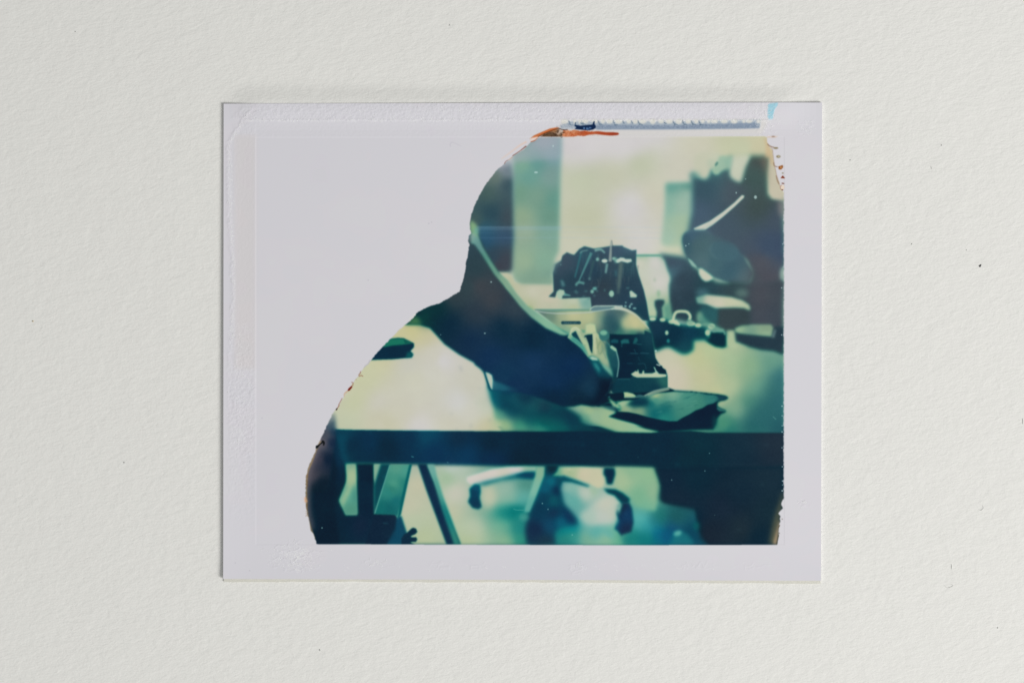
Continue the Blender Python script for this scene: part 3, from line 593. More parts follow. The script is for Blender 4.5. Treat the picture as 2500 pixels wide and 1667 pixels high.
    # chair shadow and column
    c.poly("I 1290,430 1480,430 1460,560 1520,580 1490,740 1540,950 1640,1050 1720,1150 1740,1230 1500,1270 1420,1350 1440,1510 1050,1510 1020,1300 1050,1160 1130,960 1200,740 1270,560",
           [(1345, 1145, (6, 44, 64)), (1345, 1175, (0, 108, 128)), (1330, 1190, (0, 92, 118)), (1370, 1175, (4, 70, 96)), (1360, 1195, (8, 44, 78)), (1330, 1215, (0, 66, 92)), (1350, 1220, (8, 90, 105)),
            (1320, 1240, (10, 60, 88)), (1310, 1290, (22, 44, 76)), (1350, 1250, (22, 50, 82)), (1390, 1258, (18, 52, 90)), (1340, 1280, (20, 76, 108)), (1330, 1320, (30, 60, 78)), (1370, 1275, (0, 100, 125))], 3.6, ct=1.6)
    # chair legs
    c.poly("I 215,580 300,550 560,470 780,440 980,435 1180,440 1170,510 1000,530 700,600 480,650 330,690 260,680 215,640",
           [(1150, 1165, (206, 200, 194)), (1200, 1148, (206, 199, 192)), (1260, 1145, (206, 198, 195)), (1290, 1145, (140, 178, 155)), (1230, 1160, (198, 196, 180))], 1.8, ct=1.7)
    c.poly("I 300,690 480,640 700,590 900,540 1165,520 1150,600 900,600 700,620 480,690", (12, 90, 112), 3, .8, ct=1.5)
    c.poly("I 880,560 1020,515 1165,515 1140,600 1000,590", (2, 66, 100), 2.4, .9)
    c.poly("I 1170,440 1285,440 1280,560 1180,820 1080,1060 1000,1060 1060,860 1160,560", [(1315, 1150, (130, 172, 145)), (1300, 1190, (122, 178, 160)), (1290, 1230, (90, 165, 155))], 1.6, ct=1.5)
    c.Z('I', 1000, 1130, 70, 55, (70, 150, 140), b=3, a=.8)
    c.poly("I 1480,445 1800,440 2050,460 2110,640 2090,720 2010,740 1900,680 1720,620 1560,560 1390,570 1460,500",
           [(1360, 1150, (84, 158, 130)), (1390, 1145, (180, 190, 155)), (1420, 1155, (202, 194, 168)), (1460, 1175, (196, 194, 165)), (1390, 1150, (160, 182, 145))], 1.8, ct=1.6)
    c.poly("I 1470,620 1540,570 1720,630 1900,700 1880,715 1650,650 1520,640 1480,740", (4, 74, 96), 2.0, .9, ct=1.6)
    c.poly("I 2100,455 2240,460 2250,540 2210,680 2140,680 2120,580 2090,540", (6, 48, 76), 2.0, ct=1.8)
    c.poly("I 2090,740 2250,750 2352,800 J 210,880 190,940 100,940 0,830 I 2150,800", (4, 62, 84), 2.0, ct=1.8)
    c.poly("I 2352,940 2290,970 2270,1080 2300,1180 2260,1290 2352,1400 J 100,1370 230,1330 260,1200 240,1010 200,930 100,930 40,1000 60,1100 20,1300 0,1300",
           [(1515, 1240, (22, 46, 76)), (1530, 1255, (16, 60, 100)), (1525, 1290, (26, 46, 78)), (1500, 1280, (10, 70, 110))], 2.0, ct=1.9)
    c.poly("I 260,740 330,680 400,690 410,780 395,860 425,990 380,1020 300,1000 240,920 270,840", [(1155, 1200, (0, 66, 96)), (1160, 1225, (18, 60, 88)), (1160, 1190, (0, 84, 112))], 1.8, ct=1.8)
    c.poly("I 1300,430 1470,430 1400,520 1360,500", (4, 48, 66), 1.6)
    # dark block at the right
    c.poly("J 560,455 2316,430 2316,1515 1290,1515 1180,1420 1150,1050 1000,1000 700,930 610,890 640,700 600,560",
           [(1620, 1180, (16, 42, 64)), (1700, 1170, (12, 48, 66)), (1650, 1220, (20, 42, 62)), (1800, 1200, (20, 46, 64)), (1890, 1160, (26, 50, 66)), (1760, 1240, (24, 42, 62)), (1740, 1300, (26, 42, 58)),
            (1810, 1290, (32, 50, 62)), (1850, 1310, (14, 44, 62)), (1880, 1260, (22, 48, 62)), (1720, 1320, (28, 42, 58)), (1700, 1260, (18, 46, 66))], 4.2, ct=1.7)
    c.Z('J', 1120, 1250, 45, 60, (10, 100, 104), b=3, a=.8)
    c.poly("J 730,1511 800,1360 900,1310 1000,1360 1050,1420 1100,1511", (28, 120, 130), 3, .8, ct=1.2)
    c.Z('J', 860, 1350, 60, 36, (90, 168, 160), b=2, ang=-15, a=.95)
    c.poly("J 660,1300 800,1320 760,1500 640,1500", (0, 90, 130), 4, .7)
    # left group of legs
    c.poly("H 200,1500 330,0 500,0 640,420 650,640 550,900 640,1100 H 800,1100 780,400 1020,400 1030,700 1030,1090 1310,1100 1335,1130 1340,1160 1390,1110 1465,1345 1400,1500",
           [(790, 1080, (20, 40, 68)), (830, 1120, (0, 52, 80)), (800, 1200, (2, 40, 60)), (780, 1180, (10, 34, 48)), (840, 1260, (8, 42, 64)), (890, 1150, (8, 38, 60)), (900, 1240, (12, 40, 64)), (880, 1280, (24, 44, 70)),
            (940, 1270, (16, 40, 62)), (820, 1310, (6, 44, 64)), (920, 1310, (16, 46, 68)), (960, 1300, (16, 84, 104)), (975, 1280, (20, 74, 104)), (1000, 1290, (16, 48, 74)), (815, 1160, (2, 42, 66))], 1.6, ct=1.9)
    c.poly("H 500,0 640,0 650,240 700,400 620,420 560,300", (0, 74, 98), 3, .8)
    c.poly("H 640,400 780,405 785,600 800,1085 640,1100 555,900 640,700 660,560", [(860, 1140, (130, 170, 145)), (855, 1160, (160, 184, 148)), (850, 1210, (90, 160, 140)), (855, 1240, (80, 145, 125)), (868, 1210, (72, 142, 128))], 1.6, ct=1.6)
    c.poly("H 680,480 770,440 780,600 700,800 600,1000 560,910 650,730 690,600", (165, 186, 148), 3, .8, ct=1.3)
    c.poly("H 1025,405 1120,405 1110,480 1040,660 1025,600", (130, 172, 148), 1.4, ct=1.6)
    c.poly("H 1120,405 1250,405 1180,640 1030,1090 1028,700", (2, 72, 88), 1.8, ct=1.4)
    c.poly("H 1250,410 1520,410 1440,740 1345,1120 1310,1100 1150,1100 1035,1088 1180,640",
           [(970, 1140, (84, 152, 132)), (990, 1150, (72, 150, 135)), (960, 1180, (74, 150, 130)), (950, 1200, (44, 132, 125)), (985, 1180, (40, 130, 120)), (930, 1240, (22, 112, 112)), (950, 1240, (20, 104, 108)),
            (965, 1220, (24, 112, 118)), (955, 1195, (50, 132, 118))], 1.2, ct=1.4)
    c.line("H 1240,420 1035,1088", 1.6, (110, 180, 165), .6, .8, sm=False)
    c.poly("H 1510,410 1545,410 1480,700 1395,1090 1345,1160 1380,950 1440,700", (4, 98, 104), 1.3, ct=1.3)
    c.poly("H 1030,1088 1310,1098 1335,1130 1330,1400 1200,1500 900,1500 1000,1200", (18, 42, 66), 1.3, .9)
    c.poly("H 1150,1203 1220,1208 1220,1220 1150,1218", (40, 80, 98), 1, .8)
    c.poly("H 1340,1150 1390,1110 1465,1345 1530,1390 1500,1500 1200,1500 1310,1300", (16, 76, 104), 2.0, .9)
    c.poly("H 1440,1360 1480,1340 1530,1290 1560,1272 1600,1285 1618,1330 1590,1360 1530,1385 1530,1405 1600,1402 1618,1430 1600,1465 1525,1468 1530,1480 1590,1503 1400,1503 1400,1420", (16, 48, 72), 1.1, ct=1.8)
    c.poly("H 1625,405 1750,405 1880,720 2010,1030 2210,1500 2020,1503 1900,1180 1740,750", (18, 50, 80), 1.5, ct=1.8)
    c.poly("H 1750,410 1850,410 1880,560 1970,850 2100,1200 2205,1503 2120,1503 1960,1050 1840,640", [(1050, 1140, (110, 168, 158)), (1070, 1190, (74, 150, 138)), (1095, 1260, (20, 124, 125)), (1115, 1320, (48, 130, 118))], 1.8, ct=1.4)
    # burnt left margin
    c.poly("H 0,1568 0,300 300,0 420,0 520,500 480,900 560,1510 200,1568", (6, 36, 56), 2.5, ct=1.3)
    c.poly("M 425,490 440,560 450,700 470,740 440,900 350,1568 0,1568 0,900", [(808, 1020, (120, 130, 135)), (795, 1060, (84, 86, 98)), (815, 1035, (66, 88, 105)), (790, 1080, (94, 88, 98)), (810, 1080, (22, 44, 74)), (818, 1050, (30, 60, 88)),
            (780, 1120, (66, 66, 82)), (800, 1120, (14, 36, 62)), (765, 1160, (76, 72, 84)), (785, 1180, (12, 34, 52)), (770, 1200, (10, 34, 50))], 3, .95, ct=1.2)
    c.line("H 300,60 240,210 180,380 130,520 120,700 118,900 130,1070 160,1200 180,1300", (15, 10), (112, 104, 112), 4.2, .85)
    c.line("H 295,90 235,200 175,370 120,500 104,620 98,760 100,900 108,1060 150,1250 215,1430", (5, 4), (160, 138, 100), 1.4, .9)
    # right margin burn
    c.line("J 2312,780 2290,900 2240,1080 2200,1250 2160,1500", (5, 17), (112, 108, 80), 4, .8)
    c.line("J 2260,1180 2230,1320 2190,1500", (3, 8), (196, 162, 124), 2.2, .85)
    # soft marks, scratches and dust in the picture
    for ch in range(3):
        c.im[..., ch] = .7 * c.im[..., ch] + .3 * blur(c.im[..., ch], 1.5)
    lm = c.im.mean(2, keepdims=True)
    c.im *= 1 - .17 * np.clip(1.25 - lm / 95, 0, 1)
    n = vnoise(IH, IW, 40, 30, rng, 4)
    c.im += n[..., None] * np.array((3.0, 3.5, 3.0), np.float32)
    g = rng.standard_normal((IH, IW)).astype(np.float32)
    g = blur(g, .6)
    lum = c.im.mean(2, keepdims=True) / 255
    c.im += g[..., None] * (2.6 * (1 - lum))
    for i in range(70):
        x, y = 760 + 1140 * rng.random(), 560 + 760 * rng.random()
        iy, ix = int((y - PY0) * KS), int((x - PX0) * KS)
        if c.im[iy, ix, 0] < 60: c.blob(x, y, 1 + 4 * rng.random(), 1 + 4 * rng.random(), (90, 140, 150), 1.8, .10, ct=1)
    for i in range(26):
        y = 340 + 900 * rng.random(); x = 1150 + 500 * rng.random()
        c.line([(x, y), (x + 80 + 250 * rng.random(), y + 3 * rng.random())], 1.0, (150, 190, 200), .8, .035)
    for z, x, y, r, q in (('A', 1168, 680, 26, 13), ('A', 1402, 320, 9, 14), ('B', 1927, 1018, 20, 24), ('B', 1792, 770, 7, 8), ('B', 1664, 958, 9, 12), ('C', 555, 720, 12, 10), ('D', 975, 225, 10, 10),
                          ('D', 1016, 200, 7, 7), ('G', 1014, 427, 14, 12), ('H', 316, 1275, 9, 9), ('C', 1508, 484, 7, 4), ('I', 1255, 942, 9, 8), ('I', 1332, 1022, 7, 9), ('I', 1663, 1371, 7, 7),
                          ('J', 1298, 257, 7, 7), ('J', 1236, 498, 7, 7), ('J', 782, 622, 7, 7), ('F', 133, 412, 14, 8), ('E', 1545, 432, 7, 6), ('J', 1370, 1102, 4, 4)):
        c.Z(z, x, y, r, q, (196, 214, 214), b=.5, a=.7)
    for z, x, y, r in (('D', 2300, 202, 7), ('D', 2285, 800, 8), ('D', 2285, 1442, 8), ('L', 2290, 958, 9), ('L', 2292, 1090, 7), ('L', 2292, 1226, 7), ('L', 2291, 1309, 9), ('J', 2290, 182, 8),
                       ('J', 2294, 440, 8), ('J', 2297, 635, 9), ('J', 2297, 690, 7), ('J', 2293, 769, 10), ('D', 2305, 520, 5), ('B', 2305, 1330, 5), ('D', 2306, 25, 6)):
        c.Z(z, x, y, r, r, (200, 208, 216), b=.45, a=.85)
    c.line("L 2165,1100 2210,1140", 1.4, (90, 150, 145), .5, .8)
    c.line("I 860,1015 900,1030 1000,1032", 1.2, (110, 180, 165), .4, .7)
    c.line("H 1535,300 1570,310", 2, (80, 140, 150), .5, .8)
    c.line("H 2025,375 2042,390", 1.6, (80, 140, 150), .5, .8)
    c.line("J 325,300 320,320", 1, (90, 130, 140), .5, .5)
    # -------- everything outside the developed area is bare card
    full = np.ones((IH, IW), np.float32)
    r = c.cover(edge_points(), .7)
    m = np.zeros((IH, IW), np.float32)
    m[r[3]:r[4], r[1]:r[2]] = blur(c.fill_mask(*r), .55)
    pic = c.im.copy()
    c.im[:] = CARD
    nn = vnoise(IH, IW, 90, 70, rng, 3)
    c.im += nn[..., None] * np.array((1.2, 1.0, .6), np.float32)
    X = (np.arange(IW) / KS + PX0)[None, :]; Y = (np.arange(IH) / KS + PY0)[:, None]
    # warmer rim of the peeled margin, cooler bare card in the corners
    rim = ((X > 572) & (X < 624) & (Y > 330) & (Y < 900)).astype(np.float32)
    c.im += blur(rim, 3)[..., None] * np.array((-1, -3, -6), np.float32)
    c.im += (m * 1.0)[..., None] * (pic - c.im)
    # -------- chemistry beyond the image frame
    c.poly("T 640,190 780,140 2352,135 U 1425,350 1400,440 1330,560 T 2352,360 600,365 640,260", (207, 204, 201), 2, .75, ct=1)
    c.poly("T 760,150 2352,150 U 1330,355 1310,470 1100,475 T 2352,262 1150,262 1100,240 860,255 680,250 660,215", (150, 164, 178), 1.4, .85, ct=1)
    c.poly("T 1150,200 2352,205 U 1250,390 1310,465 1100,474 T 2352,258 1150,262", (122, 138, 160), 1.4, .8, ct=1)
    c.poly("T 655,200 850,190 860,255 700,252", (176, 184, 194), 1.2, .8, ct=1)
    for i in range(420):
        x, y = 1380 + 475 * rng.random(), 304 + 10 * rng.random()
        c.blob(x, y, .5 + .9 * rng.random(), .5 + .7 * rng.random(), (92, 104, 128) if rng.random() < .6 else (186, 192, 200), .5, .5, ct=1)
    for i in range(60):
        x, y = 1370 + 20 * rng.random(), 300 + 12 * rng.random()
        c.blob(x, y, .5, .5, (110, 120, 130), .4, .6, ct=1)
    xs, x = [], 1378.0
    while x < 1868:
        w = 6 + 9 * rng.random(); xs.append((x, w)); x += 2 * w * .75 + 3
    for i, (x, w) in enumerate(xs):
        f = 1 if x < 1700 else .7
        c.blob(x, 297.5, w * .62, 4.6 * f + 2.0 * rng.random(), (208, 207, 200), 1.2, .92, ct=1)
        xe = x + w * .75
        if x < 1720 and rng.random() < .8:
            c.line([(xe - 1, 294.5), (xe + 2 * rng.random(), 300), (xe + 1 + 4 * rng.random(), 302 + 3 * rng.random())], (.8 + .8 * rng.random(), 1.4), (44, 70, 92), .6, .85)
            if rng.random() < .6:
                c.line([(xe + 2, 305), (xe + 6, 303.5 + 3 * rng.random()), (xe + 11, 306)], (1.8, .8), (50, 78, 104), .5, .8)
    # inky pool
    c.poly("T 845,205 870,200 930,212 1000,205 1100,195 1110,160 1130,145 1128,190 1146,215 1145,240 1110,265 1040,275 980,270 900,262 855,258 880,235", (10, 34, 70), .7, ct=1)
    c.poly("T 862,165 875,165 868,200 858,200", (30, 58, 90), .6, ct=1)
    c.poly("T 935,165 955,180 980,165 975,175 955,190 935,178", (50, 78, 104), .6, .8, ct=1)
    for q in ((985, 245, 14, 14), (1025, 250, 12, 18), (1065, 240, 22, 9), (1045, 258, 10, 8)):
        c.Z('T', *q, (96, 132, 176), b=.6, a=.85, ct=1)
    # rust stain
    c.poly("T 690,272 760,268 800,282 850,266 930,286 1000,276 1060,292 1180,287 1290,300 1380,300 1450,307 1465,325 1440,340 1350,346 1250,338 1150,326 1050,334 980,352 900,348 840,360 700,362 660,330",
           [(1385, 325, (196, 124, 84)), (1400, 328, (192, 98, 56)), (1430, 328, (180, 76, 36)), (1470, 325, (166, 66, 32)), (1500, 328, (150, 54, 28)), (1400, 322, (196, 126, 88)), (1420, 318, (166, 78, 46))], 1.0, ct=1)
    for i in range(260):
        x, y = 1375 + 90 * rng.random(), 319 + 14 * rng.random()
        c.blob(x, y, .6 + .7 * rng.random(), .6, (228, 190, 165) if rng.random() < .5 else (150, 58, 24), .4, .75 * (1 - (x - 1375) / 110), ct=1)
    c.poly("T 240,395 300,345 400,300 520,250 620,232 645,240 620,270 520,300 400,340 340,372 280,380", (192, 104, 56), .9, ct=1)
    c.poly("T 380,362 440,325 540,285 640,245 700,268 690,330 680,362", [(1340, 330, (98, 76, 56)), (1352, 330, (72, 54, 40)), (1362, 322, (190, 172, 158)), (1355, 318, (160, 110, 70)), (1368, 332, (110, 84, 60)), (1372, 318, (200, 184, 172))], .7, ct=1)
    for i in range(46):
        x, y = 1326 + 50 * rng.random(), 317 + 17 * rng.random()
        if y < 334 - (x - 1318) * .42: continue
        a = rng.random() * 6.3
        c.line([(x, y), (x + 3 * math.cos(a), y + 3 * math.sin(a)), (x + 5 * math.cos(a + .8), y + 5 * math.sin(a + .8))], (1.2, .5), (58, 36, 22), .35, .85)
    c.line("T 640,245 700,268 760,262", 1.6, (58, 48, 50), .5)
    c.line("T 350,365 450,315 560,270 640,245", 1.6, (84, 40, 18), .4, .9)
    for i in range(60):
        t = rng.random(); x, y = T_pt(1366, 312, 12)(rng)
        c.blob(x, y, .5, .5, (110, 120, 140), .4, .5, ct=1)
    # thin rust lines down the arc
    c.line("A 690,500 830,400 950,310 1040,262", (1.2, 3.4), (224, 190, 170), 1.2, .85)
    c.line("A 1095,262 1150,245 1190,205", (1.8, 2), (176, 84, 48), .5, .95)
    c.poly("A 1085,215 1190,190 1200,205 1160,235 1095,255", (224, 204, 194), 1.2, .8, ct=1)
    c.line("A 845,455 900,420 950,385 1000,350 1040,320", (1.5, 1.1), (120, 62, 50), .5, .9, sm=False)
    c.line("A 960,378 1030,320", (1.0, 2.4), (112, 64, 56), .7, .7)
    c.line("A 735,565 755,530 790,510", (1.5, .9), (116, 68, 62), .5, .85)
    c.line("A 790,510 850,470", 1.2, (206, 150, 120), .7, .8)
    for s_ in ("E 450,930 450,950 425,980 430,1000 460,985 485,1000", "E 385,1040 392,1045", "E 325,1080 350,1085 345,1120 315,1150", "E 150,1385 158,1395 130,1440 112,1460", "E 200,1295 150,1390"):
        c.line(s_, (1.5, 1.4) if '200,' not in s_ else (1, 1.2), (128, 66, 44), .5, .9, sm=False)
    c.poly("E 325,1130 340,1145 300,1195 270,1198 285,1165", (112, 28, 18), .6, ct=1)
    c.poly("E 110,1450 130,1430 135,1445 122,1465", (44, 36, 28), .5, ct=1)
    c.line("E 270,1200 230,1240 230,1275", (3, 1.2), (196, 156, 116), .8, .9)
    c.line("E 500,880 520,850 550,830 580,775", (1.2, 1.6), (168, 166, 176), .8, .9)
    for i in range(40):
        t = rng.random(); x = 747 + 5 * rng.random(); y = 1155 + 105 * t
        c.blob(x, y, .6 + .6 * rng.random(), .9, (120, 84, 40), .4, .75, ct=1)
    c.poly("V 1190,190 1215,180 1240,250 1200,260", (222, 168, 130), 1.4, .7, ct=1)
    # pulled teeth of bare white near the shoulder
    for q in ((1190, 160, 16, 12), (1165, 190, 14, 9), (1130, 210, 10, 8), (1120, 232, 10, 7)):
        c.Z('E', *q, (216, 214, 206), b=.7, a=.95)
    # ink tick
    c.poly("H 228,190 232,155 270,140 310,105 318,80 335,82 352,100 355,125 342,155 330,150 330,115 290,140 262,180 245,192", (16, 20, 22), .5, ct=1)
    # scalloped right margin: rust crumbs and rings
    c.poly("B 2085,190 2240,185 2200,205 2090,205", (206, 180, 160), 1, .8, ct=1)
    c.line("B 2150,190 2190,190", 2.5, (130, 100, 84), .8, .9)
    for s_ in ("B 2090,290 2120,320 2180,338", "B 2175,545 2185,590 2230,605", "B 2210,720 2225,790 2250,840"):
        c.line(s_, 2.0, (136, 108, 88), .7, .9)
    c.line('B 2100,300 2150,345 2165,420 2180,540 2210,690 2240,800 2262,870', 1.4, (150, 120, 98), .9, .7)
    for q in ((2205, 348, 34, 13), (2240, 464, 30, 18), (2300, 690, 12, 9)):
        c.Z('B', *q, (138, 120, 92), b=.7, a=.95)
    c.Z('B', 2245, 462, 12, 7, (205, 195, 175), b=.5)
    c.poly("B 2240,600 2300,580 2305,610 2280,640 2245,638", (140, 78, 34), .7, ct=1)
    c.Z('B', 2275, 612, 10, 10, (214, 160, 110), b=.5)
    c.poly("B 2300,722 2332,762 2270,758", (118, 42, 20), .6, ct=1)
    c.line("B 2285,828 2320,834", 2.2, (104, 50, 36), .5)
    c.Z('B', 2298, 885, 26, 34, (228, 206, 186), b=.8, a=.9)
    c.line("B 2285,850 2265,885 2280,915 2300,918", 1.2, (150, 100, 70), .5, .9)
    c.line("B 2285,918 2305,920", 2.2, (90, 50, 40), .5)
    for s_ in ("J 2285,1150 2300,1160", "J 2262,1235 2240,1280", "J 2250,1340 2258,1355", "J 2245,1370 2225,1460 2220,1505"):
        c.line(s_, 1.3, (70, 60, 40), .45, .85)
    # blue ink mark near the top right corner
    c.poly("U 1425,150 1450,135 1560,120 1555,160 1515,210 1500,270 1490,345 1430,350 1420,300", (150, 196, 212), .8, .95, ct=1)
    for i in range(30):
        x, y = P("U %d,%d" % (1430 + 110 * rng.random(), 130 + 90 * rng.random()))[0]
        c.blob(x, y, .9, .6, (196, 212, 224), .5, .6, ct=1)
    # faint hair marks and specks on the bare card
    c.line("Y 840,720 835,690 860,660 950,695 990,715", (1.6, .6), (186, 182, 194), .6, .8)
    for x, y in ((1047, 546), (1054, 543), (575, 1373), (610, 1392), (899, 684), (640, 1020)):
        c.blob(x, y, 1.1, 1.0, (150, 150, 160), .5, .7, ct=1)
    return np.clip(c.im, 0, 255), m


def T_pt(x, y, r):
    return lambda rng: (x + r * (rng.random() - .5) * 1.4, y + r * (rng.random() - .5) * .7)


# ---------------------------------------------------------------- helpers
def tag(o, label=None, cat=None, group=None, kind=None):
    if label: o['label'] = label
    if cat: o['category'] = cat
    if group: o['group'] = group
    if kind: o['kind'] = kind
    return o


def mesh_obj(name, verts, faces, mat, parent=None, smooth=True):
    me = bpy.data.meshes.new(name)
    me.from_pydata([tuple(map(float, v)) for v in verts], [], faces)
    me.update(); me.validate()
    if smooth:
        me.polygons.foreach_set("use_smooth", [True] * len(me.polygons))
    me.materials.append(mat)
    o = bpy.data.objects.new(name, me); COL.objects.link(o)
    if parent: o.parent = parent
    return o


def new_mat(name):
    m = bpy.data.materials.new(name); m.use_nodes = True
    nt = m.node_tree
    return m, nt, nt.nodes["Principled BSDF"]


def N(nt, t, **kw):
    n = nt.nodes.new(t)
    for k, v in kw.items():
        if hasattr(n, k): setattr(n, k, v)
        else: n.inputs[k].default_value = v
    return n


# ---------------------------------------------------------------- the print's colours and fine relief
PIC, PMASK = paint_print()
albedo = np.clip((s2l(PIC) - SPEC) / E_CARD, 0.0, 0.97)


def l2s(c):
    return np.where(c <= 0.0031308, c * 12.92, 1.055 * np.clip(c, 0, 1) ** (1 / 2.4) - 0.055)


def to_image(name, arr, data=False):
    h, w = arr.shape[:2]
    im = bpy.data.images.new(name, w, h, alpha=False, float_buffer=data)
    if data: im.colorspace_settings.name = 'Non-Color'
    a = np.ones((h, w, 4), np.float32)
    a[..., :3] = arr if arr.ndim == 3 else arr[..., None]
    im.pixels.foreach_set(np.ascontiguousarray(a[::-1]).ravel())
    im.update(); im.pack()
    return im


def relief_map():
    """Height of the card's surface in millimetres: frame step, torn margins, dried residue."""
    rng = np.random.default_rng(21)
    X = (np.arange(IW) / KS + PX0)[None, :] + np.zeros((IH, 1)); Y = (np.arange(IH) / KS + PY0)[:, None] + np.zeros((1, IW))
    ss = lambda v, a, b: np.clip((v - a) / (b - a), 0, 1)
    fib = vnoise(IH, IW, 6, 4, rng, 3, .7); fib2 = vnoise(IH, IW, 3, 3, rng, 2, .8); big = vnoise(IH, IW, 30, 14, rng, 3)
    wob = vnoise(IH, IW, 18, 10, rng, 3) * 4
    h = np.zeros((IH, IW))
    top = ss(294 + wob - Y, 0, 4) * ss(X + .9 * (Y - 253), 592, 604) * ss(1898 - X - .35 * (Y - 253) + wob, 0, 5)
    band = top * (1 - ss(X, 1500, 1900) * .35)
    h += band * (0.026 + 0.030 * fib + 0.016 * fib2 + .016 * big)
    ridge = np.exp(-((Y - 293.5 - wob * .5) / 2.4) ** 2) * ss(X, 584, 600) * ss(1880 - X, 0, 20)
    h += ridge * (0.050 + 0.040 * fib + .024 * fib2)
    strip = ss(Y, 294, 299) * (1 - ss(Y, 333, 336)) * ss(X, 584, 592) * ss(1858 - X, 0, 5)
    h += strip * (0.012 + 0.007 * fib2)
    mid = ss(X, 566, 572) * (1 - ss(X, 622, 625)) * ss(Y, 300, 306) * (1 - ss(Y, 900, 1150))
    h += mid * (.013 + 0.008 * fib2)
    lx = 561 + wob + np.where(Y < 345, (345 - Y) * .62, 0) + 6 * np.sin(Y / 90)
    rl = np.exp(-((X - lx) / 4.5) ** 2) * ss(Y, 262, 275) * (1 - ss(Y, 760, 960))
    h += rl * (0.024 + .034 * fib + .020 * fib2)
    lw = ss(X, 552, 560) * (1 - ss(X, 618, 626)) * ss(Y, 760, 960) * (1 - ss(Y, 1060, 1330))
    h += lw * (0.034 * fib + .016 * fib2 + .01)
    rip = np.abs(vnoise(IH, IW, 26, 13, rng, 3, .6)); rip = np.exp(-(rip / .05) ** 2)
    for cx, cy, rx, ry, k in ((715, 1345, 66, 26, 1), (720, 1378, 60, 18, .8), (925, 1372, 40, 14, .7), (1120, 1378, 70, 12, .5), (1415, 1385, 30, 16, .6), (1680, 1378, 60, 12, .5), (1840, 1380, 46, 12, .4),
                              (1965, 310, 22, 28, .55), (1962, 1228, 14, 10, .6), (1870, 300, 30, 36, .6)):
        g = np.exp(-(((X - cx) / rx) ** 4 + ((Y - cy) / ry) ** 4))
        h += g * k * (0.040 * rip + .010 * fib)
    # recessed picture window
    fx = ss(X, 623.6, 625.2) * (1 - ss(X, 1913.2, 1914.6)); fy = ss(Y, 335.4 - (X - 624) * .0018, 336.8 - (X - 624) * .0018) * (1 - ss(Y, 1327.0, 1329.0))
    h -= 0.016 * fx * fy
    h += 0.0010 * vnoise(IH, IW, 60, 50, rng, 3) + .0006 * fib2 * (1 - PMASK)
    return blur(h.astype(np.float32), .45)


RELIEF = relief_map()
IMG_PIC = to_image("print_dyes_glare", l2s(albedo))  # dye colours, with surface glare painted in towards the picture's top
IMG_REL = to_image("print_relief", RELIEF, True)


def print_material(name, rough, ior, relief=1.0):
    m, nt, bs = new_mat(name)
    tc = N(nt, "ShaderNodeTexCoord")
    mp = N(nt, "ShaderNodeMapping")
    x0, y1 = W(PX0, PY0 + PH)
    sx, sy = U / (IW / KS), U / (IH / KS)
    mp.inputs["Scale"].default_value = (sx, sy, 1)
    # the picture's first row is at the top: shift so that PY0 + IH / KS is v = 0
    yb = (833.5 - (PY0 + IH / KS)) / U
    mp.inputs["Location"].default_value = (-x0 * sx, -yb * sy, 0)
    nt.links.new(tc.outputs["Object"], mp.inputs[0])
    t = N(nt, "ShaderNodeTexImage", image=IMG_PIC, interpolation='Cubic', extension='EXTEND')
    r = N(nt, "ShaderNodeTexImage", image=IMG_REL, interpolation='Cubic', extension='EXTEND')
    nt.links.new(mp.outputs[0], t.inputs[0]); nt.links.new(mp.outputs[0], r.inputs[0])
    nt.links.new(t.outputs[0], bs.inputs["Base Color"])
    b = N(nt, "ShaderNodeBump"); b.inputs["Strength"].default_value = 1.0; b.inputs["Distance"].default_value = 0.001 * relief
    nt.links.new(r.outputs[0], b.inputs["Height"]); nt.links.new(b.outputs[0], bs.inputs["Normal"])
    bs.inputs["Roughness"].default_value = rough; bs.inputs["IOR"].default_value = ior
    return m


M_CARD = print_material("coated_card", 0.62, 1.25)
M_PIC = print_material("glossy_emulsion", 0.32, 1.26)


def plain(name, col, rough=0.8, noise=0.0, scale=3000):
    m, nt, bs = new_mat(name)
    n = N(nt, "ShaderNodeTexNoise"); n.inputs["Scale"].default_value = scale
    tc = N(nt, "ShaderNodeTexCoord"); nt.links.new(tc.outputs["Object"], n.inputs["Vector"])
    mx = N(nt, "ShaderNodeMix", data_type='RGBA')
    mx.inputs["A"].default_value = (*[c * (1 - noise) for c in col], 1); mx.inputs["B"].default_value = (*[min(c * (1 + noise), 1) for c in col], 1)
    nt.links.new(n.outputs[0], mx.inputs["Factor"]); nt.links.new(mx.outputs["Result"], bs.inputs["Base Color"])
    bs.inputs["Roughness"].default_value = rough; bs.inputs["IOR"].default_value = 1.3
    return m


# ---------------------------------------------------------------- setting: the watercolour sheet
HUMP = 0.00058


def paper_height(x, y):
    """x, y in photograph units, result in metres"""
    s = lambda v, a, b: np.clip((v - a) / (b - a), 0, 1)
    sm = lambda t: t * t * (3 - 2 * t)
    hump = sm(s(y, 204, 256)) * (1 - sm(s(y, 256, 326))) * sm(s(x, 540, 640)) * (1 - sm(s(x, 1890, 2000)))
    und = -0.00010 + 0.00010 * np.sin(x / 410 + y / 700) * np.cos(y / 380 - x / 900)
    return HUMP * hump + und


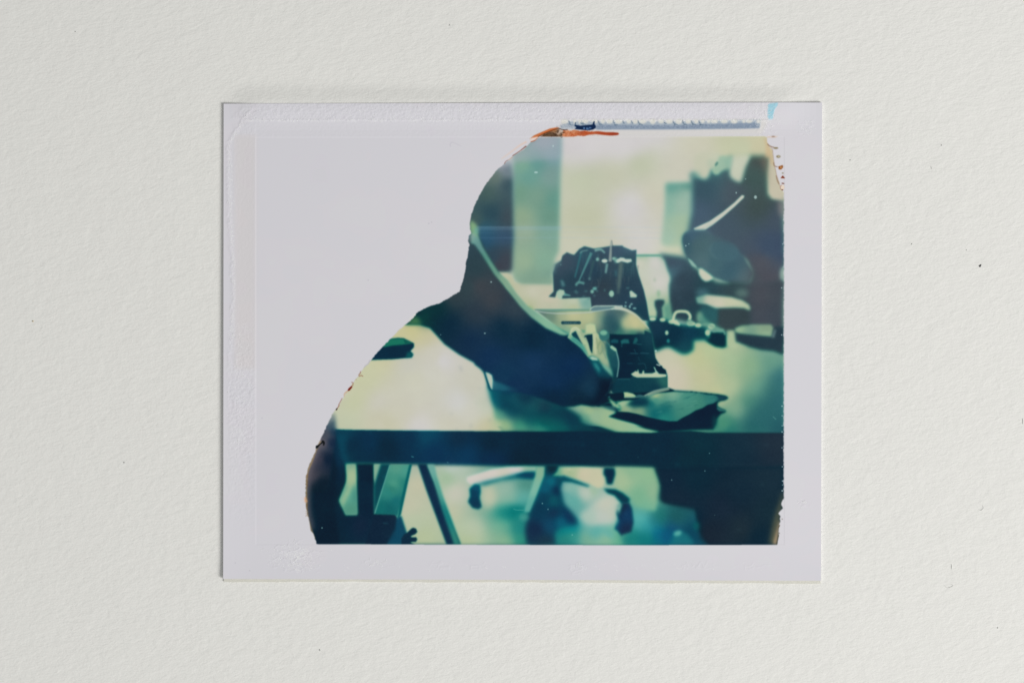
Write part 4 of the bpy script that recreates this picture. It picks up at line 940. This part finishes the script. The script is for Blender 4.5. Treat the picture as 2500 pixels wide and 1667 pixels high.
def build_paper():
    m, nt, bs = new_mat("cold_pressed_paper")
    tc = N(nt, "ShaderNodeTexCoord")

    def noise(scale, rot, stretch, detail, rough=.55, dist=0.0):
        mp = N(nt, "ShaderNodeMapping"); mp.inputs["Rotation"].default_value = (0, 0, math.radians(rot)); mp.inputs["Scale"].default_value = (1, stretch, 1)
        nt.links.new(tc.outputs["Object"], mp.inputs[0])
        n = N(nt, "ShaderNodeTexNoise"); n.inputs["Scale"].default_value = scale; n.inputs["Detail"].default_value = detail; n.inputs["Roughness"].default_value = rough; n.inputs["Distortion"].default_value = dist
        nt.links.new(mp.outputs[0], n.inputs["Vector"])
        return n.outputs[0]

    def madd(a, k, b=None):
        q = N(nt, "ShaderNodeMath", operation='MULTIPLY_ADD'); nt.links.new(a, q.inputs[0]); q.inputs[1].default_value = k
        if b is None: q.inputs[2].default_value = 0
        else: nt.links.new(b, q.inputs[2])
        return q.outputs[0]

    h = madd(noise(560, -36, 1.7, 3, .55, .3), 0.082)
    h = madd(noise(1150, -40, 2.3, 3, .6, .4), 0.054, h)
    h = madd(noise(210, -10, 1.2, 2, .5), 0.09, h)
    h = madd(noise(3000, -40, 2.6, 2), 0.022, h)
    b = N(nt, "ShaderNodeBump"); b.inputs["Strength"].default_value = 1.0; b.inputs["Distance"].default_value = 0.001
    nt.links.new(h, b.inputs["Height"]); nt.links.new(b.outputs[0], bs.inputs["Normal"])
    mx = N(nt, "ShaderNodeMix", data_type='RGBA')
    mx.inputs["A"].default_value = (*PAPER, 1); mx.inputs["B"].default_value = (*[c * .985 for c in PAPER], 1)
    nt.links.new(noise(70, 0, 1, 3), mx.inputs["Factor"]); nt.links.new(mx.outputs["Result"], bs.inputs["Base Color"])
    bs.inputs["Roughness"].default_value = 0.9; bs.inputs["IOR"].default_value = 1.2
    nx, ny = 420, 300
    gx = np.concatenate([[-9000, -5000, -2500], np.linspace(-900, 3400, nx - 6), [5000, 7500, 11500]])
    gy = np.concatenate([[-8000, -4000, -2000], np.linspace(-700, 2370, ny - 6), [3700, 5700, 9700]])
    XX, YY = np.meshgrid(gx, gy); Z = paper_height(XX, YY)
    v = np.stack([(XX - 1250) / U, (833.5 - YY) / U, Z], -1).reshape(-1, 3)
    i = np.arange((ny - 1) * nx).reshape(ny - 1, nx)[:, :-1].ravel()
    f = np.stack([i, i + nx, i + nx + 1, i + 1], -1).tolist()
    o = mesh_obj("watercolour_paper", v, f, m)
    return tag(o, "white cold-pressed watercolour paper with diagonal grain under the instant photo", kind="structure")


PAPER = (0.925, 0.916, 0.882)
build_paper()

# ---------------------------------------------------------------- the instant photo
TL, TR, BR, BL = (546.4, 254.2), (2006.6, 251.2), (2004.0, 1416.6), (545.4, 1411.9)
THICK = 0.00026


def lift(px, py):
    """height of the card's underside over the paper, metres: the margins curl up a little"""
    t = max(0.0, (330 - py) / 80.0); l = max(0.0, (620 - px) / 75.0); b = max(0.0, (py - 1332) / 80.0); r = max(0.0, (px - 1916) / 88.0)
    q = min(max((py - 256) / 70.0, 0), 1)
    a = min(max((px - 540) / 100.0, 0), 1); e = min(max((px - 1890) / 110.0, 0), 1)
    return 0.00004 + (HUMP - 0.00022) * (1 - q * q * (3 - 2 * q)) * a * a * (3 - 2 * a) * (1 - e * e * (3 - 2 * e)) + 0.00010 * l * l + 0.00016 * b * b + 0.00002 * r * r


photo = bpy.data.objects.new("instant_photo", None); COL.objects.link(photo)
photo.location = (*W(1275, 833), 0.0)
tag(photo, "peel-apart instant photo with lilac white borders and ragged teal picture lying on textured paper", "photograph")
PO = Vector(photo.location)


def build_card():
    us = sorted(set(np.linspace(0, .075, 9).tolist() + np.linspace(.075, .92, 24).tolist() + np.linspace(.92, 1, 9).tolist()))
    verts, idx = [], {}
    for j, v in enumerate(us):
        for i, u in enumerate(us):
            x = (TL[0] * (1 - u) + TR[0] * u) * (1 - v) + (BL[0] * (1 - u) + BR[0] * u) * v
            y = (TL[1] * (1 - u) + TR[1] * u) * (1 - v) + (BL[1] * (1 - u) + BR[1] * u) * v
            idx[i, j] = len(verts)
            wx, wy = W(x, y)
            verts.append((wx - PO.x, wy - PO.y, lift(x, y) + THICK))
    n = len(us); faces = []
    for j in range(n - 1):
        for i in range(n - 1):
            faces.append((idx[i, j], idx[i, j + 1], idx[i + 1, j + 1], idx[i + 1, j]))
    ring = [(i, 0) for i in range(n)] + [(n - 1, j) for j in range(1, n)] + [(i, n - 1) for i in range(n - 2, -1, -1)] + [(0, j) for j in range(n - 2, 0, -1)]
    # cut side and underside
    low = {k: len(verts) + c for c, k in enumerate(idx)}
    verts += [(verts[i][0], verts[i][1], verts[i][2] - THICK) for i in idx.values()]
    for j in range(n - 1):
        for i in range(n - 1):
            faces.append((low[i, j], low[i + 1, j], low[i + 1, j + 1], low[i, j + 1]))
    m = len(ring)
    for k in range(m):
        a, b = ring[k], ring[(k + 1) % m]
        faces.append((idx[a], idx[b], low[b], low[a]))
    o = mesh_obj("card_backing", verts, faces, M_CARD, photo, smooth=False)
    return o


def flat_part(name, pts, mat, z0, th, parent, label=None):
    """a thin layer with its own outline and thickness, lying on the card"""
    q = [Vector((W(x, y)[0] - PO.x, W(x, y)[1] - PO.y, 0)) for x, y in pts]
    n = len(q)
    top = [(v.x, v.y, z0(pts[i][0], pts[i][1]) + th) for i, v in enumerate(q)]
    bot = [(v.x, v.y, z0(pts[i][0], pts[i][1])) for i, v in enumerate(q)]
    faces = [tuple(t) for t in tessellate_polygon([q])]
    out = []
    for t in faces:
        a, b, c = (q[k] for k in t)
        out.append(t if (b - a).cross(c - a).z > 0 else t[::-1])
    area2 = sum(q[i].x * q[(i + 1) % n].y - q[(i + 1) % n].x * q[i].y for i in range(n))
    for i in range(n):
        j = (i + 1) % n
        out.append((i, i + n, j + n, j) if area2 > 0 else (i, j, j + n, i + n))
    o = mesh_obj(name, top + bot, out, mat, parent, smooth=False)
    if label: o['label'] = label
    return o


top_z = lambda x, y: lift(x, y) + THICK
flat_z = lambda x, y: 0.00004 + THICK
# The dyes and painted glare are mapped in photograph units, so every layer keeps the photo's own origin.
for M_ in (M_CARD, M_PIC):
    mp = [n for n in M_.node_tree.nodes if n.type == 'MAPPING'][0]
    mp.inputs["Location"].default_value[0] += PO.x * mp.inputs["Scale"].default_value[0]
    mp.inputs["Location"].default_value[1] += PO.y * mp.inputs["Scale"].default_value[1]
build_card()
M_STRIP = plain("cream_strip", (0.74, 0.73, 0.655), .85, .05, 900)
rb = np.random.default_rng(12)
low = [(2003 - 1456.5 * k / 60, 1423.2 - 4.6 * k / 60 + .7 * rb.standard_normal()) for k in range(61)]
flat_part("bottom_strip", [(547, 1395), (2003, 1400)] + low, M_STRIP, lambda x, y: -0.00003, 0.00012, photo, "thin cream strip showing as a sliver along the bottom edge")  # cream strip reaching just past the card's bottom edge
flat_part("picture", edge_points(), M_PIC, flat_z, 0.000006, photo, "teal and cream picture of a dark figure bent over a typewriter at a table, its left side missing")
flat_part("rust_stain", P("T 240,395 300,345 400,300 520,250 620,232 690,262 850,262 1000,272 1180,285 1380,298 1455,305 1465,325 1440,345 1300,352 700,362 380,366"), M_CARD, top_z, 0.000010, photo,
          "rust orange stain with a crackled brown end above the picture")
flat_part("ink_band", P("T 655,200 760,138 1500,134 2352,134 U 1425,352 1400,400 1330,480 1100,478 T 2352,264 1150,266 900,262 700,262"), M_CARD, top_z, 0.000010, photo,
          "grey blue smeared band with pale beads along the picture's top edge")
flat_part("blue_mark", P("U 1425,150 1450,135 1560,120 1555,160 1515,210 1500,270 1490,345 1430,350 1420,300"), M_CARD, top_z, 0.000010, photo, "small light blue tapered mark near the top right corner")
flat_part("ink_tick", P("H 228,190 232,155 270,140 310,105 318,80 335,82 352,100 355,125 342,155 330,150 330,115 290,140 262,180 245,192"), M_CARD, flat_z, 0.000016, photo, "small black hooked tick on the picture's left edge")


# torn paper fibres left by the peeled cover sheet
def fibres(name, spots, seed, label):
    rng = np.random.default_rng(seed); V, F = [], []
    for fn, cnt, ln in spots:
        for _ in range(cnt):
            x, y, a = fn(rng)
            L = ln * (.4 + rng.random()); w = .2 + .25 * rng.random(); bend = (rng.random() - .5) * 1.6; hgt = 8e-6 * (1 + 3 * rng.random())
            pts = []
            for k in range(4):
                pts.append((x, y)); x += L / 3 * math.cos(a); y += L / 3 * math.sin(a); a += bend / 3
            b0 = len(V)
            for k, (px, py) in enumerate(pts):
                ax, ay = pts[min(k + 1, 3)]; bx, by = pts[max(k - 1, 0)]
                d = math.hypot(ax - bx, ay - by) or 1
                nx_, ny_ = -(ay - by) / d, (ax - bx) / d
                ww = w * (1, 1.1, .8, .3)[k]; z = top_z(px, py) + 6e-6
                for s, zz in ((-1, 0), (0, hgt * (.7, 1, .9, .5)[k] + 2e-6), (1, 0)):
                    gx, gy = W(px + nx_ * ww * s, py + ny_ * ww * s)
                    V.append((gx - PO.x, gy - PO.y, z + zz))
            for k in range(3):
                for s in (0, 1):
                    i = b0 + k * 3 + s; F.append((i, i + 3, i + 4, i + 1))
    o = mesh_obj(name, V, F, M_FIB, photo, smooth=True)
    o['kind'] = 'stuff'; o['label'] = label
    return o


M_FIB = plain("torn_fibre", (0.97, 0.97, 0.98), .7, .03)
g = lambda rng: rng.standard_normal()
fibres("paper_fibres", [
    (lambda r: (600 + 1255 * r.random(), 293.5 + 2.0 * g(r), .5 * g(r) + .3), 560, 5.5),
    (lambda r: (604 + 1275 * r.random(), 258 + 34 * r.random(), .6 * g(r) + .5), 420, 5),
    (lambda r: (870 + 1000 * r.random(), 258 + 16 * r.random(), .6 * g(r) + .5), 160, 6),
], 3, "ragged white paper fibres along the torn top margin")
fibres("paper_fibres", [
    (lambda r: (lambda y: (564 + 4 * math.sin(y / 90) + 3.2 * g(r) + (max(0, 345 - y) * .62), y, .9 * g(r) + .9))(275 + 560 * r.random()), 330, 6),
    (lambda r: (lambda y: (588 + 12 * g(r), y, .9 * g(r) + .9))(790 + 300 * r.random()), 210, 5),
], 4, "ragged white paper fibres down the left margin")
fibres("dried_residue", [
    (lambda r: (716 + 30 * g(r), 1352 + 11 * g(r), .45 * g(r) + .35), 150, 9),
    (lambda r: (722 + 24 * g(r), 1378 + 6 * g(r), .45 * g(r) + .25), 60, 8),
    (lambda r: (920 + 12 * g(r), 1374 + 5 * g(r), .9 * g(r)), 30, 6),
    (lambda r: (830 + 1060 * r.random(), 1382 + 4 * g(r), .4 * g(r) + .3), 46, 7),
    (lambda r: (1412 + 6 * g(r), 1380 + 5 * g(r), .9 * g(r)), 14, 8),
], 5, "thin white dried ridges of residue along the bottom margin")
fibres("dried_residue", [
    (lambda r: (1875 + 14 * g(r) - 10, 298 + 16 * g(r), .9 * g(r)), 120, 5),
    (lambda r: (1968 + 8 * g(r), 312 + 10 * g(r), .8 * g(r) + .5), 36, 5),
    (lambda r: (1962 + 6 * g(r), 1227 + 5 * g(r), .8 * g(r) - .8), 12, 7),
], 6, "white flecks of residue on the right margin")


# ---------------------------------------------------------------- small things lying on the paper
M_FLECK = plain("dark_fleck", (0.035, 0.035, 0.04), .6, .3)
M_GREY = plain("grey_dust", (0.5, 0.5, 0.49), .8, .3)
M_TAN = plain("tan_dust", (0.58, 0.47, 0.30), .8, .2)
M_HAIR = plain("grey_hair", (0.68, 0.68, 0.66), .6, .2)


def speck(name, px, py, rx, ry, ang, mat, label, seed, cat="speck"):
    """a flattened irregular crumb"""
    rng = np.random.default_rng(seed); V, F = [], []
    nseg = 9; c, s = math.cos(ang), math.sin(ang); z = float(paper_height(px, py))
    jag = [1 + .35 * (rng.random() - .5) for _ in range(nseg)]
    for k, (rr, hh) in enumerate(((1, 0), (.92, .45), (.5, .85))):
        for i in range(nseg):
            t = 2 * math.pi * i / nseg
            x, y = rx * rr * jag[i] * math.cos(t), ry * rr * jag[i] * math.sin(t) * (1 - .35 * math.cos(t))
            V.append(((x * c - y * s) / U, (x * s + y * c) / U, hh * min(rx, ry) * .8 / U))
    V.append((0, 0, min(rx, ry) * .8 / U))
    for k in range(2):
        for i in range(nseg):
            j = (i + 1) % nseg; F.append((k * nseg + i, k * nseg + j, (k + 1) * nseg + j, (k + 1) * nseg + i))
    for i in range(nseg):
        F.append((2 * nseg + i, 2 * nseg + (i + 1) % nseg, 3 * nseg))
    F.append(tuple(range(nseg))[::-1])
    o = mesh_obj(name, V, F, mat); o.location = (*W(px, py), z + 2e-5)
    return tag(o, label, cat, "specks of dust on the paper")


def hair(px, py, pts, w, label):
    V, F = [], []; z = float(paper_height(px, py)); p = smooth_pts(pts, False, 5) if len(pts) > 2 else pts
    for k, (x, y) in enumerate(p):
        a, b = p[max(k - 1, 0)], p[min(k + 1, len(p) - 1)]
        d = math.hypot(b[0] - a[0], b[1] - a[1]) or 1; nx_, ny_ = -(b[1] - a[1]) / d, (b[0] - a[0]) / d
        ww = w * (.5 + .5 * math.sin(math.pi * (k + .5) / len(p)))
        for t in range(5):
            q = 2 * math.pi * t / 5
            V.append(((x + nx_ * ww * math.cos(q)) / U, -(y + ny_ * ww * math.cos(q)) / U, ww * (1 + math.sin(q)) / U))
    for k in range(len(p) - 1):
        for t in range(5):
            u = (t + 1) % 5; F.append((k * 5 + t, k * 5 + u, k * 5 + 5 + u, k * 5 + 5 + t))
    o = mesh_obj("hair", V, F, M_HAIR); o.location = (*W(px, py), z + 2e-5)
    return tag(o, label, "hair", "stray hairs on the paper")


speck("dark_fleck", 2393.3, 648.8, 3.9, 2.0, math.radians(52), M_FLECK, "black seed-like fleck on the bare paper right of the photo, darkest of the specks", 1)
for i, (x, y, a, b, m_, lab) in enumerate((
        (2299, 355, 1.6, 1.4, M_GREY, "grey speck on the paper beyond the photo's upper right corner"),
        (2076, 391, 1.8, 1.2, M_GREY, "faint grey speck just right of the photo's top right border"),
        (2436, 1532, 1.7, 1.5, M_GREY, "grey speck in the paper's lower right corner"),
        (781, 1586, 2.0, 1.6, M_GREY, "grey speck on the paper below the photo's left part"),
        (80, 784, 2.2, 1.6, M_TAN, "tan speck near the left edge, beside the middle of the photo"),
        (303, 1129, 1.7, 1.5, M_GREY, "small grey speck on the paper left of the photo's lower half"),
        (2226, 596, 1.9, 1.2, M_GREY, "short grey speck between the photo's right border and the black fleck"),
        (2360, 611, 1.2, 1.1, M_GREY, "tiny grey speck just up and left of the black fleck"),
        (184, 78, 1.6, 1.2, M_GREY, "grey speck in the paper's upper left corner"),
        (1098, 62, 1.7, 1.3, M_GREY, "grey speck on the paper above the photo, near the top edge"))):
    speck("dust_speck", x, y, a, b, i * .7, m_, lab, 10 + i)
hair(2323, 1383, [(0, -6), (.6, 0), (0, 6)], .5, "short straight grey hair on the paper below the photo's right side")
hair(2316, 1430, [(-11, -2), (-3, 4), (6, 2), (11, -2), (4, -4)], .32, "faint hooked grey hair just under the short straight hair")
hair(2274, 410, [(-1, -4), (1, 3)], .5, "tiny upright grey hair on the paper right of the photo's upper border")
hair(2497, 1028, [(-.5, -7), (.6, 0), (0, 7)], .6, "short grey hair at the right edge of the view, level with the picture's table")
hair(2394, 1240, [(4, -7), (7, 0), (0, 5), (-5, 2)], .4, "faint curled grey hair on the paper right of the photo's lower border")
